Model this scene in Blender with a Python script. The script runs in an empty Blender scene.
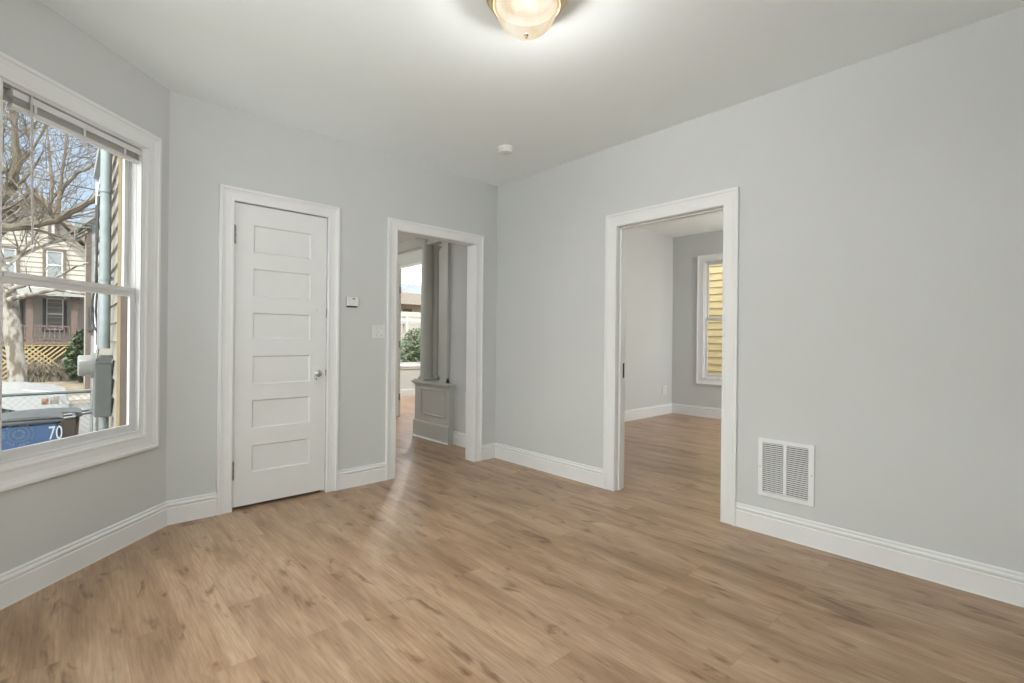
import bpy, bmesh, math, random
from mathutils import Vector, Matrix
random.seed(7)
PI = math.pi
S = bpy.context.scene

# ------------------------------------------------------------------ camera
F_PX, YAW, CY, ROLL, EYE = 486.48, 0.7443, 340.0, 0.0097, 1.2
Fw = Vector((math.sin(YAW), math.cos(YAW), 0)); Rt = Vector((math.cos(YAW), -math.sin(YAW), 0)); Up = Vector((0, 0, 1))
R2 = math.cos(ROLL) * Rt + math.sin(ROLL) * Up
U2 = -math.sin(ROLL) * Rt + math.cos(ROLL) * Up
cam = bpy.data.objects.new('camera', bpy.data.cameras.new('camera'))
S.collection.objects.link(cam)
M = Matrix((R2, U2, -Fw)).transposed().to_4x4(); M.translation = Vector((0, 0, EYE))
cam.matrix_world = M
cam.data.sensor_width = 36; cam.data.lens = F_PX * 36 / 1024; cam.data.shift_y = -1.5 / 1024
cam.data.clip_start = 0.02; cam.data.clip_end = 300
S.camera = cam

# ------------------------------------------------------------------ view, world, lights
S.view_settings.view_transform = 'Standard'; S.view_settings.look = 'None'
S.view_settings.gamma = 1; S.view_settings.use_curve_mapping = False
S.view_settings.exposure = 0.52
S.cycles.use_denoising = True
S.cycles.max_bounces = 14; S.cycles.diffuse_bounces = 8; S.cycles.glossy_bounces = 4
S.cycles.transparent_max_bounces = 16; S.cycles.transmission_bounces = 6
S.cycles.sample_clamp_indirect = 6

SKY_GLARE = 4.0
W = bpy.data.worlds.new('sky'); S.world = W; W.use_nodes = True
wn = W.node_tree; wn.nodes.clear()
def N(t, typ, **kw):
    n = t.nodes.new(typ)
    for k, v in kw.items():
        if k in n.inputs.keys() if isinstance(k, str) else False: n.inputs[k].default_value = v
        else: setattr(n, k, v)
    return n
wo = N(wn, 'ShaderNodeOutputWorld'); bg = N(wn, 'ShaderNodeBackground')
tc = N(wn, 'ShaderNodeTexCoord'); sp = N(wn, 'ShaderNodeSeparateXYZ')
rmp = N(wn, 'ShaderNodeValToRGB')
e = rmp.color_ramp.elements
e[0].position = 0.0; e[0].color = (0.32, 0.30, 0.28, 1)
e[1].position = 0.50; e[1].color = (0.62, 0.70, 0.80, 1)
x = e.new(0.49); x.color = (0.4, 0.38, 0.35, 1)
x = e.new(0.75); x.color = (0.33, 0.50, 0.80, 1)
mp = N(wn, 'ShaderNodeMath', operation='MULTIPLY_ADD'); mp.inputs[1].default_value = 0.5; mp.inputs[2].default_value = 0.5
nz = N(wn, 'ShaderNodeTexNoise'); nz.inputs['Scale'].default_value = 3.2; nz.inputs['Detail'].default_value = 5
cr = N(wn, 'ShaderNodeValToRGB'); cr.color_ramp.elements[0].position = 0.47; cr.color_ramp.elements[1].position = 0.66
mx = N(wn, 'ShaderNodeMix', data_type='RGBA'); mx.inputs['B'].default_value = (0.80, 0.80, 0.81, 1)
L = wn.links.new
L(tc.outputs['Generated'], sp.inputs[0]); L(sp.outputs['Z'], mp.inputs[0]); L(mp.outputs[0], rmp.inputs[0])
L(tc.outputs['Generated'], nz.inputs['Vector']); L(nz.outputs['Fac'], cr.inputs[0]); L(cr.outputs[0], mx.inputs['Factor'])
L(rmp.outputs[0], mx.inputs['A'])
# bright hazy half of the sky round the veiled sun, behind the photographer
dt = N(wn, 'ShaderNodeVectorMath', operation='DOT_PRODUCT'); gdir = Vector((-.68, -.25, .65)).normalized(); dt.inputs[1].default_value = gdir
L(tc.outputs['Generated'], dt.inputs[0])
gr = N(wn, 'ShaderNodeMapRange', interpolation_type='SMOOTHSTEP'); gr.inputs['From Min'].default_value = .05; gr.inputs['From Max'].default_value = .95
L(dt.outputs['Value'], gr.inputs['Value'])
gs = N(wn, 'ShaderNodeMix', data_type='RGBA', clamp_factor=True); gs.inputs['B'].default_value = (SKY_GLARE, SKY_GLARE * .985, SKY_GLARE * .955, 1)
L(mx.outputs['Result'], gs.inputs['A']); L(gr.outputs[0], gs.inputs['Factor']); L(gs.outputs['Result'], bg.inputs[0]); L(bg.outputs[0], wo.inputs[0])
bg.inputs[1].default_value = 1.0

def light(name, typ, loc, energy, color=(1, 1, 1), rot=(0, 0, 0), **kw):
    d = bpy.data.lights.new(name, typ); d.energy = energy; d.color = color
    for k, v in kw.items(): setattr(d, k, v)
    o = bpy.data.objects.new(name, d); o.location = loc; o.rotation_euler = rot
    S.collection.objects.link(o); return o
sun = light('sun', 'SUN', (0, 0, 20), 5.5, (1, 0.98, 0.95), angle=0.05)
sun.rotation_euler = Vector((.0, -.52, .85)).to_track_quat('Z', 'Y').to_euler()

# ------------------------------------------------------------------ pixel helpers (photo pixel -> place in the world)
def ray(u, v): return Fw + R2 * ((u - 512) / F_PX) + U2 * ((CY - v) / F_PX)
def at(u, v, d): return Vector((0, 0, EYE)) + ray(u, v) * d
def on_y(u, v, y): r = ray(u, v); return Vector((0, 0, EYE)) + r * (y / r.y)
def on_x(u, v, x): r = ray(u, v); return Vector((0, 0, EYE)) + r * (x / r.x)

# ------------------------------------------------------------------ materials
MATS = {}
def mat(name, col, rough=0.5, metal=0.0, emit=0, noise=0.0, nscale=8, bump=0, bscale=60, spec=0.5, stretch=(1, 1, 1), col2=None, lo=0.4, hi=0.6):
    m = bpy.data.materials.new(name); m.use_nodes = True; t = m.node_tree
    b = t.nodes['Principled BSDF']
    b.inputs['Roughness'].default_value = rough; b.inputs['Metallic'].default_value = metal
    b.inputs['Specular IOR Level'].default_value = spec
    b.inputs['Base Color'].default_value = (*col, 1)
    tc = N(t, 'ShaderNodeTexCoord'); mp = N(t, 'ShaderNodeMapping'); mp.inputs['Scale'].default_value = stretch
    t.links.new(tc.outputs['Object'], mp.inputs[0])
    if noise or col2:
        nz = N(t, 'ShaderNodeTexNoise'); nz.inputs['Scale'].default_value = nscale; nz.inputs['Detail'].default_value = 4
        t.links.new(mp.outputs[0], nz.inputs['Vector'])
        r = N(t, 'ShaderNodeValToRGB'); e = r.color_ramp.elements
        if col2:
            e[0].position = lo; e[1].position = hi; e[0].color = (*col, 1); e[1].color = (*col2, 1)
        else:
            e[0].position = 0.3; e[1].position = 0.7
            e[0].color = (*[c * (1 - noise) for c in col], 1); e[1].color = (*[min(1, c * (1 + noise)) for c in col], 1)
        t.links.new(nz.outputs['Fac'], r.inputs[0]); t.links.new(r.outputs[0], b.inputs['Base Color'])
    if bump:
        nb = N(t, 'ShaderNodeTexNoise'); nb.inputs['Scale'].default_value = bscale; nb.inputs['Detail'].default_value = 3
        t.links.new(mp.outputs[0], nb.inputs['Vector'])
        bp = N(t, 'ShaderNodeBump'); bp.inputs['Strength'].default_value = bump; bp.inputs['Distance'].default_value = 0.003
        t.links.new(nb.outputs['Fac'], bp.inputs['Height']); t.links.new(bp.outputs[0], b.inputs['Normal'])
    if emit:
        b.inputs['Emission Color'].default_value = (*col, 1); b.inputs['Emission Strength'].default_value = emit
    MATS[name] = m; return m
WALL = (0.597, 0.618, 0.618)
mat('wall_paint', WALL, 0.75, noise=0.012, nscale=2, bump=0.06, bscale=90, spec=0.25)
mat('ceiling_paint', (0.835, 0.875, 0.885), 0.85, noise=0.01, nscale=2, spec=0.2)
mat('trim_paint', (0.77, 0.785, 0.79), 0.38, noise=0.012, nscale=5, spec=0.45)
mat('door_paint', (0.745, 0.76, 0.765), 0.40, noise=0.012, nscale=6, spec=0.45)
mat('grey_paint', (0.50, 0.505, 0.475), 0.45, noise=0.012, nscale=6)
mat('vinyl', (0.66, 0.665, 0.67), 0.30, noise=0.01)
mat('white_plastic', (0.74, 0.75, 0.74), 0.35, noise=0.01)
mat('liner_black', (0.006, 0.006, 0.006), 1.0, spec=0.0)
mat('dark', (0.02, 0.02, 0.02), 0.6, noise=0.05)
mat('shadow_dark', (0.10, 0.10, 0.095), 0.7, noise=0.05)
mat('steel', (0.30, 0.29, 0.28), 0.32, metal=0.9, noise=0.06)
mat('knob_glass', (0.55, 0.56, 0.55), 0.08, metal=0.55, noise=0.05)
mat('brass', (0.62, 0.47, 0.27), 0.28, metal=0.85, noise=0.05)
mat('wand', (0.55, 0.50, 0.50), 0.2, noise=0.02)
mat('slat', (0.60, 0.60, 0.58), 0.5, noise=0.03)
# exterior
mat('siding_tan', (0.215, 0.199, 0.167), 0.7, noise=0.06, nscale=10)
mat('ochre_board', (0.207, 0.159, 0.081), 0.6, noise=0.08)
mat('brown_board', (0.063, 0.043, 0.030), 0.6, noise=0.2, nscale=5)
mat('bounce_slab', (0.84, 0.84, 0.84), 0.9, noise=0.06, nscale=4)
mat('siding_yellow', (0.548, 0.444, 0.244), 0.65, noise=0.04)
mat('galvanised', (0.183, 0.214, 0.223), 0.45, metal=0.2, noise=0.12, nscale=14)
mat('meter_grey', (0.089, 0.096, 0.094), 0.5, metal=0.1, noise=0.12)
mat('meter_white', (0.193, 0.197, 0.193), 0.3, noise=0.05)
mat('cable_black', (0.015, 0.018, 0.022), 0.6, noise=0.1)
mat('wire_green', (0.026, 0.044, 0.048), 0.6, noise=0.1)
mat('bin_blue', (0.013, 0.041, 0.107), 0.5, noise=0.12, nscale=5, stretch=(1, 1, 3))
mat('bin_lid', (0.044, 0.049, 0.053), 0.4, noise=0.2, nscale=6)
mat('bin_brown', (0.044, 0.033, 0.024), 0.6, noise=0.15)
mat('bin_paint', (0.259, 0.280, 0.300), 0.6, noise=0.1, nscale=30)
mat('bin_emblem', (0.089, 0.148, 0.237), 0.6, noise=0.2, nscale=30)
mat('car_white', (0.292, 0.296, 0.298), 0.2, noise=0.01)
mat('tyre', (0.015, 0.015, 0.016), 0.8, noise=0.1)
mat('car_glass', (0.022, 0.030, 0.037), 0.08, noise=0.02)
mat('lamp_orange', (0.16, 0.075, 0.04), 0.2, noise=0.05)
mat('lamp_clear', (0.163, 0.148, 0.133), 0.15, noise=0.2, nscale=30)
mat('bark', (0.128, 0.106, 0.078), 0.85, noise=0.35, nscale=5, stretch=(1, 1, .5))
mat('bark_pale', (0.095, 0.075, 0.055), 0.85, col2=(0.24, 0.225, 0.20), nscale=6, lo=.42, hi=.55, stretch=(1, 1, .45))
mat('house_cream', (0.360, 0.337, 0.295), 0.75, noise=0.05, nscale=3)
mat('house_pink', (0.315, 0.285, 0.26), 0.75, noise=0.06, nscale=3)
mat('house_grey', (0.274, 0.274, 0.263), 0.75, noise=0.06, nscale=3)
mat('roof_brown', (0.178, 0.133, 0.104), 0.9, noise=0.3, nscale=6)
mat('roof_grey', (0.222, 0.244, 0.266), 0.9, noise=0.2, nscale=6)
mat('porch_brown', (0.115, 0.078, 0.066), 0.7, noise=0.15)
mat('frame_black', (0.033, 0.031, 0.030), 0.6, noise=0.1)
mat('frame_brown', (0.096, 0.070, 0.056), 0.6, noise=0.1)
mat('curtain_tan', (0.133, 0.126, 0.104), 0.3, noise=0.15, nscale=3)
mat('pane_grey', (0.192, 0.215, 0.222), 0.2, noise=0.1)
mat('lattice', (0.333, 0.255, 0.122), 0.6, noise=0.1)
mat('brick', (0.370, 0.222, 0.148), 0.8, noise=0.2, nscale=8)
mat('peach', (0.355, 0.281, 0.229), 0.8, noise=0.06)
mat('peach_wall', (0.26, 0.19, 0.15), 0.8, noise=0.06)
mat('far_roof', (0.22, 0.19, 0.165), 0.8, noise=0.1)
mat('leaf_green', (0.048, 0.074, 0.026), 0.6, noise=0.5, nscale=7)
mat('leaf_far', (0.055, 0.085, 0.035), 0.6, noise=0.5, nscale=7)
mat('ground', (0.126, 0.091, 0.063), 0.95, col2=(0.200, 0.170, 0.118), nscale=3, lo=.35, hi=.65)
mat('asphalt', (0.126, 0.118, 0.115), 0.9, noise=0.1, nscale=12)
mat('concrete', (0.239, 0.211, 0.184), 0.9, noise=0.1, nscale=6)

def glass_mat():
    m = bpy.data.materials.new('window_glass'); m.use_nodes = True; t = m.node_tree; t.nodes.clear()
    o = N(t, 'ShaderNodeOutputMaterial'); tr = N(t, 'ShaderNodeBsdfTransparent'); gl = N(t, 'ShaderNodeBsdfGlossy')
    gl.inputs['Roughness'].default_value = 0.02; tr.inputs['Color'].default_value = (0.96, 0.98, 0.97, 1)
    fa = N(t, 'ShaderNodeLayerWeight'); fa.inputs['Blend'].default_value = .5
    pw = N(t, 'ShaderNodeMath', operation='POWER'); pw.inputs[1].default_value = 5; t.links.new(fa.outputs['Facing'], pw.inputs[0])
    fr = N(t, 'ShaderNodeMath', operation='MULTIPLY_ADD'); fr.inputs[1].default_value = .8; fr.inputs[2].default_value = .04; t.links.new(pw.outputs[0], fr.inputs[0])
    mxs = N(t, 'ShaderNodeMixShader')
    t.links.new(fr.outputs[0], mxs.inputs[0]); t.links.new(tr.outputs[0], mxs.inputs[1]); t.links.new(gl.outputs[0], mxs.inputs[2])
    t.links.new(mxs.outputs[0], o.inputs[0]); MATS['glass'] = m
glass_mat()
def bowl_mat():   # frosted lit glass: glows warm, lets part of the bulbs' light straight through
    m = bpy.data.materials.new('lamp_glass'); m.use_nodes = True; t = m.node_tree; t.nodes.clear()
    o = N(t, 'ShaderNodeOutputMaterial'); tr = N(t, 'ShaderNodeBsdfTransparent'); em = N(t, 'ShaderNodeEmission')
    tc = N(t, 'ShaderNodeTexCoord'); nz = N(t, 'ShaderNodeTexNoise'); nz.inputs['Scale'].default_value = 9
    r = N(t, 'ShaderNodeValToRGB'); e = r.color_ramp.elements
    e[0].position = .35; e[0].color = (0.90, 0.68, 0.40, 1); e[1].position = .68; e[1].color = (1.0, 0.93, 0.78, 1)
    t.links.new(tc.outputs['Object'], nz.inputs['Vector']); t.links.new(nz.outputs['Fac'], r.inputs[0]); t.links.new(r.outputs[0], em.inputs[0])
    em.inputs[1].default_value = .68
    gl = N(t, 'ShaderNodeBsdfGlossy'); gl.inputs['Roughness'].default_value = .15
    m1 = N(t, 'ShaderNodeMixShader'); m1.inputs[0].default_value = 0.05
    t.links.new(em.outputs[0], m1.inputs[1]); t.links.new(gl.outputs[0], m1.inputs[2])
    m2 = N(t, 'ShaderNodeMixShader'); m2.inputs[0].default_value = 0.06
    t.links.new(m1.outputs[0], m2.inputs[1]); t.links.new(tr.outputs[0], m2.inputs[2]); t.links.new(m2.outputs[0], o.inputs[0])
    MATS['bowl'] = m
bowl_mat()

def floor_mat():
    m = bpy.data.materials.new('vinyl_plank'); m.use_nodes = True; t = m.node_tree; k = t.links.new
    b = t.nodes['Principled BSDF']
    tc = N(t, 'ShaderNodeTexCoord'); sx = N(t, 'ShaderNodeSeparateXYZ'); cx = N(t, 'ShaderNodeCombineXYZ')
    k(tc.outputs['Object'], sx.inputs[0]); k(sx.outputs['Y'], cx.inputs['X']); k(sx.outputs['X'], cx.inputs['Y'])
    br = N(t, 'ShaderNodeTexBrick'); k(cx.outputs[0], br.inputs['Vector'])
    br.inputs['Scale'].default_value = 1; br.inputs['Brick Width'].default_value = 1.22; br.inputs['Row Height'].default_value = 0.182
    br.inputs['Mortar Size'].default_value = 0.0011; br.inputs['Mortar Smooth'].default_value = 0.3; br.offset = 0.37; br.offset_frequency = 2
    br.inputs['Color1'].default_value = (0, 0, 0, 1); br.inputs['Color2'].default_value = (1, 1, 1, 1); br.inputs['Mortar'].default_value = (.5, .5, .5, 1)
    # per-plank shift of the grain
    sc = N(t, 'ShaderNodeVectorMath', operation='SCALE'); sc.inputs['Scale'].default_value = 23.0
    k(br.outputs['Color'], sc.inputs[0])
    ad = N(t, 'ShaderNodeVectorMath', operation='ADD'); k(cx.outputs[0], ad.inputs[0]); k(sc.outputs[0], ad.inputs[1])
    def stretched(sxy, scale, detail, dist=0.0, rough=0.5):
        mp = N(t, 'ShaderNodeMapping'); mp.inputs['Scale'].default_value = (sxy[0], sxy[1], 1); k(ad.outputs[0], mp.inputs[0])
        n = N(t, 'ShaderNodeTexNoise'); n.inputs['Scale'].default_value = scale; n.inputs['Detail'].default_value = detail
        n.inputs['Distortion'].default_value = dist; n.inputs['Roughness'].default_value = rough
        k(mp.outputs[0], n.inputs['Vector']); return n
    big = stretched((0.55, 3.2), 2.2, 4, 0.6)      # broad cathedral streaks
    fine = stretched((0.9, 14), 7, 5, 0.3, 0.6)    # fine grain
    knot = stretched((1.5, 4.6), 3.1, 3, 0.55)     # dark smudges and knots
    r1 = N(t, 'ShaderNodeValToRGB'); e = r1.color_ramp.elements
    e[0].position = .28; e[0].color = (0.249, 0.151, 0.086, 1); e[1].position = .66; e[1].color = (0.466, 0.325, 0.215, 1)
    x = e.new(.47); x.color = (0.387, 0.252, 0.156, 1)
    k(big.outputs['Fac'], r1.inputs[0])
    r2 = N(t, 'ShaderNodeValToRGB'); e = r2.color_ramp.elements
    e[0].position = .3; e[0].color = (0.73, 0.71, 0.69, 1); e[1].position = .65; e[1].color = (1.1, 1.1, 1.1, 1)
    k(fine.outputs['Fac'], r2.inputs[0])
    m1 = N(t, 'ShaderNodeMix', data_type='RGBA', blend_type='MULTIPLY'); m1.inputs['Factor'].default_value = 1
    k(r1.outputs[0], m1.inputs['A']); k(r2.outputs[0], m1.inputs['B'])
    r3 = N(t, 'ShaderNodeValToRGB'); e = r3.color_ramp.elements
    e[0].position = .60; e[0].color = (1, 1, 1, 1); e[1].position = .72; e[1].color = (0.50, 0.43, 0.37, 1)
    k(knot.outputs['Fac'], r3.inputs[0])
    m2 = N(t, 'ShaderNodeMix', data_type='RGBA', blend_type='MULTIPLY'); m2.inputs['Factor'].default_value = 1
    k(m1.outputs['Result'], m2.inputs['A']); k(r3.outputs[0], m2.inputs['B'])
    r4 = N(t, 'ShaderNodeValToRGB'); e = r4.color_ramp.elements   # plank-to-plank tone
    e[0].position = 0; e[0].color = (0.95, 0.95, 0.95, 1); e[1].position = 1; e[1].color = (1.05, 1.045, 1.04, 1)
    k(br.outputs['Color'], r4.inputs[0])
    m3 = N(t, 'ShaderNodeMix', data_type='RGBA', blend_type='MULTIPLY'); m3.inputs['Factor'].default_value = 1
    k(m2.outputs['Result'], m3.inputs['A']); k(r4.outputs[0], m3.inputs['B'])
    m4 = N(t, 'ShaderNodeMix', data_type='RGBA', blend_type='MULTIPLY'); m4.inputs['B'].default_value = (0.84, 0.81, 0.78, 1)
    k(br.outputs['Fac'], m4.inputs['Factor']); k(m3.outputs['Result'], m4.inputs['A'])
    k(m4.outputs['Result'], b.inputs['Base Color'])
    rr = N(t, 'ShaderNodeMapRange'); rr.inputs['To Min'].default_value = .25; rr.inputs['To Max'].default_value = .38
    k(fine.outputs['Fac'], rr.inputs['Value']); k(rr.outputs[0], b.inputs['Roughness'])
    b.inputs['Specular IOR Level'].default_value = 0.45
    bp = N(t, 'ShaderNodeBump'); bp.inputs['Strength'].default_value = .12; bp.inputs['Distance'].default_value = .002
    k(fine.outputs['Fac'], bp.inputs['Height']); k(bp.outputs[0], b.inputs['Normal'])
    MATS['floor'] = m
floor_mat()

# ------------------------------------------------------------------ mesh helpers
def link(name, bm, m, parent=None, smooth=False, kind=None, label=None):
    bmesh.ops.recalc_face_normals(bm, faces=bm.faces)
    me = bpy.data.meshes.new(name); bm.to_mesh(me); bm.free()
    me.materials.append(MATS[m])
    if smooth:
        me.polygons.foreach_set('use_smooth', [True] * len(me.polygons))
        try: me.set_sharp_from_angle(angle=math.radians(38))
        except Exception: pass
    o = bpy.data.objects.new(name, me); S.collection.objects.link(o)
    if parent: o.parent = parent
    if kind: o['kind'] = kind
    if label: o['label'] = label
    return o
def thing(name, loc, label, cat, group=None, kind=None):
    o = bpy.data.objects.new(name, None); o.location = loc; S.collection.objects.link(o)
    o['label'] = label; o['category'] = cat; o.empty_display_size = .1
    if group: o['group'] = group
    if kind: o['kind'] = kind
    return o
def tag(o, label, cat, group=None, kind=None):
    o['label'] = label; o['category'] = cat
    if group: o['group'] = group
    if kind: o['kind'] = kind
    return o
class Fr:   # a wall's frame: u along it, o outward (away from the room), z up
    def __init__(s, org, u, o): s.org = Vector((*org, 0)); s.u = Vector((*u, 0)); s.o = Vector((*o, 0))
    def p(s, u, o, z): return s.org + s.u * u + s.o * o + Vector((0, 0, z))
q = math.sqrt(.5)
FW = Fr((0, 0), (1, 0), (0, 1))
FA = Fr((0, 3.767), (1, 0), (0, 1))
FB = Fr((3.2505, 0), (0, 1), (1, 0))
FC = Fr((.485, 3.767), (-q, -q), (-q, q))
def box(bm, fr, u0, u1, o0, o1, z0, z1, bev=0, base=Vector((0, 0, 0))):
    c = [fr.p(u, o, z) - base for z in (z0, z1) for u, o in ((u0, o0), (u1, o0), (u1, o1), (u0, o1))]
    v = [bm.verts.new(x) for x in c]
    fs = [bm.faces.new([v[i] for i in f]) for f in ((0, 1, 2, 3), (4, 5, 6, 7), (0, 1, 5, 4), (1, 2, 6, 5), (2, 3, 7, 6), (3, 0, 4, 7))]
    if bev:
        bmesh.ops.recalc_face_normals(bm, faces=fs)
        es = list({e for f in fs for e in f.edges})
        bmesh.ops.bevel(bm, geom=es, offset=bev, segments=2, affect='EDGES', profile=.5)
    return v
def prism(bm, pts, dvec):
    a = [bm.verts.new(p) for p in pts]; b = [bm.verts.new(Vector(p) + Vector(dvec)) for p in pts]
    n = len(a)
    bm.faces.new(a); bm.faces.new(b[::-1])
    for i in range(n): bm.faces.new((a[i], a[(i + 1) % n], b[(i + 1) % n], b[i]))
def sweep(bm, path, prof, nrm, closed=False):
    """path: 3D points in one plane with normal nrm; prof: closed polygon of (a,b): a sideways (nrm x tangent), b along nrm; mitred"""
    nrm = Vector(nrm).normalized(); P = [Vector(p) for p in path]; n = len(P); rings = []
    for i in range(n):
        t0 = (P[i] - P[i - 1]).normalized() if (i > 0 or closed) else None
        t1 = (P[(i + 1) % n] - P[i]).normalized() if (i < n - 1 or closed) else None
        if t0 is None: t0 = t1
        if t1 is None: t1 = t0
        s0 = nrm.cross(t0); s1 = nrm.cross(t1); s = (s0 + s1); s = s / max(1e-6, s.dot(s0)) if s.length > 1e-6 else s0
        rings.append([bm.verts.new(P[i] + s * a + nrm * b) for a, b in prof])
    m = len(prof)
    for i in range(n if closed else n - 1):
        r, r2 = rings[i], rings[(i + 1) % n]
        for j in range(m): bm.faces.new((r[j], r[(j + 1) % m], r2[(j + 1) % m], r2[j]))
    if not closed: bm.faces.new(rings[0]); bm.faces.new(rings[-1][::-1])
def tube(bm, pts, rad, n=8, cap=True):
    pts = [Vector(p) for p in pts]; k = len(pts)
    if not hasattr(rad, '__len__'): rad = [rad] * k
    ref = None; rings = []
    for i in range(k):
        t = (pts[min(i + 1, k - 1)] - pts[max(i - 1, 0)]).normalized()
        if ref is None: ref = t.orthogonal().normalized()
        a = (ref - t * ref.dot(t)); a = a.normalized() if a.length > 1e-5 else t.orthogonal().normalized(); ref = a
        b = t.cross(a)
        rings.append([bm.verts.new(pts[i] + (a * math.cos(2 * PI * j / n) + b * math.sin(2 * PI * j / n)) * rad[i]) for j in range(n)])
    for r, r2 in zip(rings, rings[1:]):
        for j in range(n): bm.faces.new((r[j], r[(j + 1) % n], r2[(j + 1) % n], r2[j]))
    if cap: bm.faces.new(rings[0][::-1]); bm.faces.new(rings[-1])
def lathe(bm, prof, n=32, axis='z', org=(0, 0, 0)):
    """prof: (radius, height) pairs, open at ends unless radius 0"""
    org = Vector(org); rings = []
    for r, h in prof:
        ring = []
        for j in range(n):
            c, s = math.cos(2 * PI * j / n) * r, math.sin(2 * PI * j / n) * r
            v = {'z': (c, s, h), 'y': (c, h, s), 'x': (h, c, s)}[axis]
            ring.append(bm.verts.new(org + Vector(v)))
        rings.append(ring)
    for r, r2 in zip(rings, rings[1:]):
        for j in range(n): bm.faces.new((r[j], r[(j + 1) % n], r2[(j + 1) % n], r2[j]))
    bm.faces.new(rings[0]); bm.faces.new(rings[-1])
    bmesh.ops.remove_doubles(bm, verts=[v for r in (rings[0], rings[-1]) for v in r], dist=1e-5)
B = bmesh.new
def wall_boxes(bm, fr, u0, u1, o0, o1, z0, z1, holes):
    """solid wall between u0..u1 with rectangular holes (a,b,za,zb) sorted in u"""
    cur = u0
    for a, b, za, zb in holes:
        if a > cur: box(bm, fr, cur, a, o0, o1, z0, z1)
        if za > z0: box(bm, fr, a, b, o0, o1, z0, za)
        if zb < z1: box(bm, fr, a, b, o0, o1, zb, z1)
        cur = b
    if u1 > cur: box(bm, fr, cur, u1, o0, o1, z0, z1)

# ------------------------------------------------------------------ building shell
H = 2.767; TOP = 3.1
D1 = (.858, 1.506, .0, 2.140)         # closed door opening
O1 = (2.108, 2.970, 0, 2.138)         # doorway to the hall
O2 = (1.442, 2.298, 0, 2.115)         # doorway to the bedroom
WC = (.210, .985, .632, 2.318); WCH = (.168, 1.022, .600, 2.340); WCC = (.190, 1.000, .617, 2.322)        # bay side window
TA, TB, TC = .12, .12, .16

bm = B(); wall_boxes(bm, FA, .40, 3.2505 + TB, 0, TA, 0, TOP, [(D1[0] - .01, D1[1] + .01, 0, D1[3] + .01), (O1[0], O1[1], 0, O1[3])])
link('wall_back', bm, 'wall_paint', kind='structure')
bm = B(); wall_boxes(bm, FB, -1.1, 3.767, 0, TB, 0, TOP, [(O2[0], O2[1], 0, O2[3])])
link('wall_right', bm, 'wall_paint', kind='structure')
bm = B(); wall_boxes(bm, FC, -.0, 1.35, 0, TC, -.6, TOP, [WCH])
link('wall_left', bm, 'wall_paint', kind='structure')
# bay front and the second bay side, both behind the camera's left shoulder, with real windows
FD = Fr((-.47, 2.812), (0, -1), (-1, 0)); FE = Fr((-.47, -.03), (q, -q), (-q, -q)); FS = Fr((.485, -.985), (1, 0), (0, -1))
WD = (.45, 2.40, .50, 2.45); WE = (.2, 1.15, .632, 2.305)
bm = B(); wall_boxes(bm, FD, -.06, 2.90, 0, TC, -.6, TOP, [WD]); link('wall_bay_front', bm, 'wall_paint', kind='structure')
bm = B(); wall_boxes(bm, FE, 0, 1.35, 0, TC, -.6, TOP, [WE]); link('wall_bay_side', bm, 'wall_paint', kind='structure')
bm = B(); wall_boxes(bm, FS, -.1, 2.78, 0, .15, -.6, TOP, []); link('wall_front', bm, 'wall_paint', kind='structure')
# closet behind the closed door
bm = B(); box(bm, FW, .60, 1.75, 4.5, 4.6, 0, 2.48); box(bm, FW, 1.70, 1.80, 3.887, 4.5, 0, 2.48); link('wall_closet', bm, 'wall_paint', kind='structure')

RX, RY, RH = 7.54, 4.20, 2.95        # bedroom beyond the right doorway
W3 = (2.78, 3.655, .632, 2.485)      # its window, in wall x = RX
FR = Fr((RX, 0), (0, 1), (1, 0))
bm = B(); box(bm, FW, 3.3705, RX + .15, RY, RY + .12, 0, TOP); link('wall_bedroom_left', bm, 'wall_paint', kind='structure')
bm = B(); wall_boxes(bm, FR, -1.1, RY, 0, .15, -.6, TOP, [W3]); link('wall_bedroom_back', bm, 'wall_paint', kind='structure')
bm = B(); wall_boxes(bm, Fr((0, .6), (1, 0), (0, -1)), 3.3705, RX, 0, .12, 0, TOP, [(5.5, 7.2, .6, 2.5)]); link('wall_bedroom_right', bm, 'wall_paint', kind='structure')
# hall and living room beyond the left doorway
HX = 3.30
bm = B(); wall_boxes(bm, Fr((HX, 0), (0, 1), (1, 0)), 3.887, 4.652, 0, .1105, 0, TOP, []); link('wall_hall_right', bm, 'wall_paint', kind='structure')
bm = B(); box(bm, FW, HX, HX + .11, 4.652, 6.64, 2.37, TOP); box(bm, FW, HX, HX + .11, 6.64, 9.0, 0, TOP)
link('wall_colonnade_header', bm, 'grey_paint', kind='structure')
bm = B(); box(bm, FW, HX + .11, 3.69, 6.66, 6.76, 0, H); link('wall_stub', bm, 'wall_paint', kind='structure')
bm = B(); wall_boxes(bm, Fr((.30, 0), (0, 1), (1, 0)), 3.80, 7.60, .012, .14, -.6, TOP, []); link('wall_hall_left', bm, 'wall_paint', kind='structure')
WH = (.75, 2.10, .35, 2.25)
bm = B(); wall_boxes(bm, Fr((0, 7.60), (1, 0), (0, 1)), .30, HX + .11, 0, .12, -.6, TOP, [WH]); link('wall_hall_end', bm, 'wall_paint', kind='structure')
WL = (5.10, 5.86, .66, 2.42)
FL = Fr((0, 9.0), (1, 0), (0, 1))
bm = B(); wall_boxes(bm, FL, 3.41, RX + .15, 0, .14, -.6, TOP, [WL]); link('wall_living_back', bm, 'wall_paint', kind='structure')
bm = B(); wall_boxes(bm, FR, 4.32, 9.0, 0, .15, -.6, TOP, [(5.0, 8.2, .6, 2.4)]); link('wall_living_right', bm, 'wall_paint', kind='structure')

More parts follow.
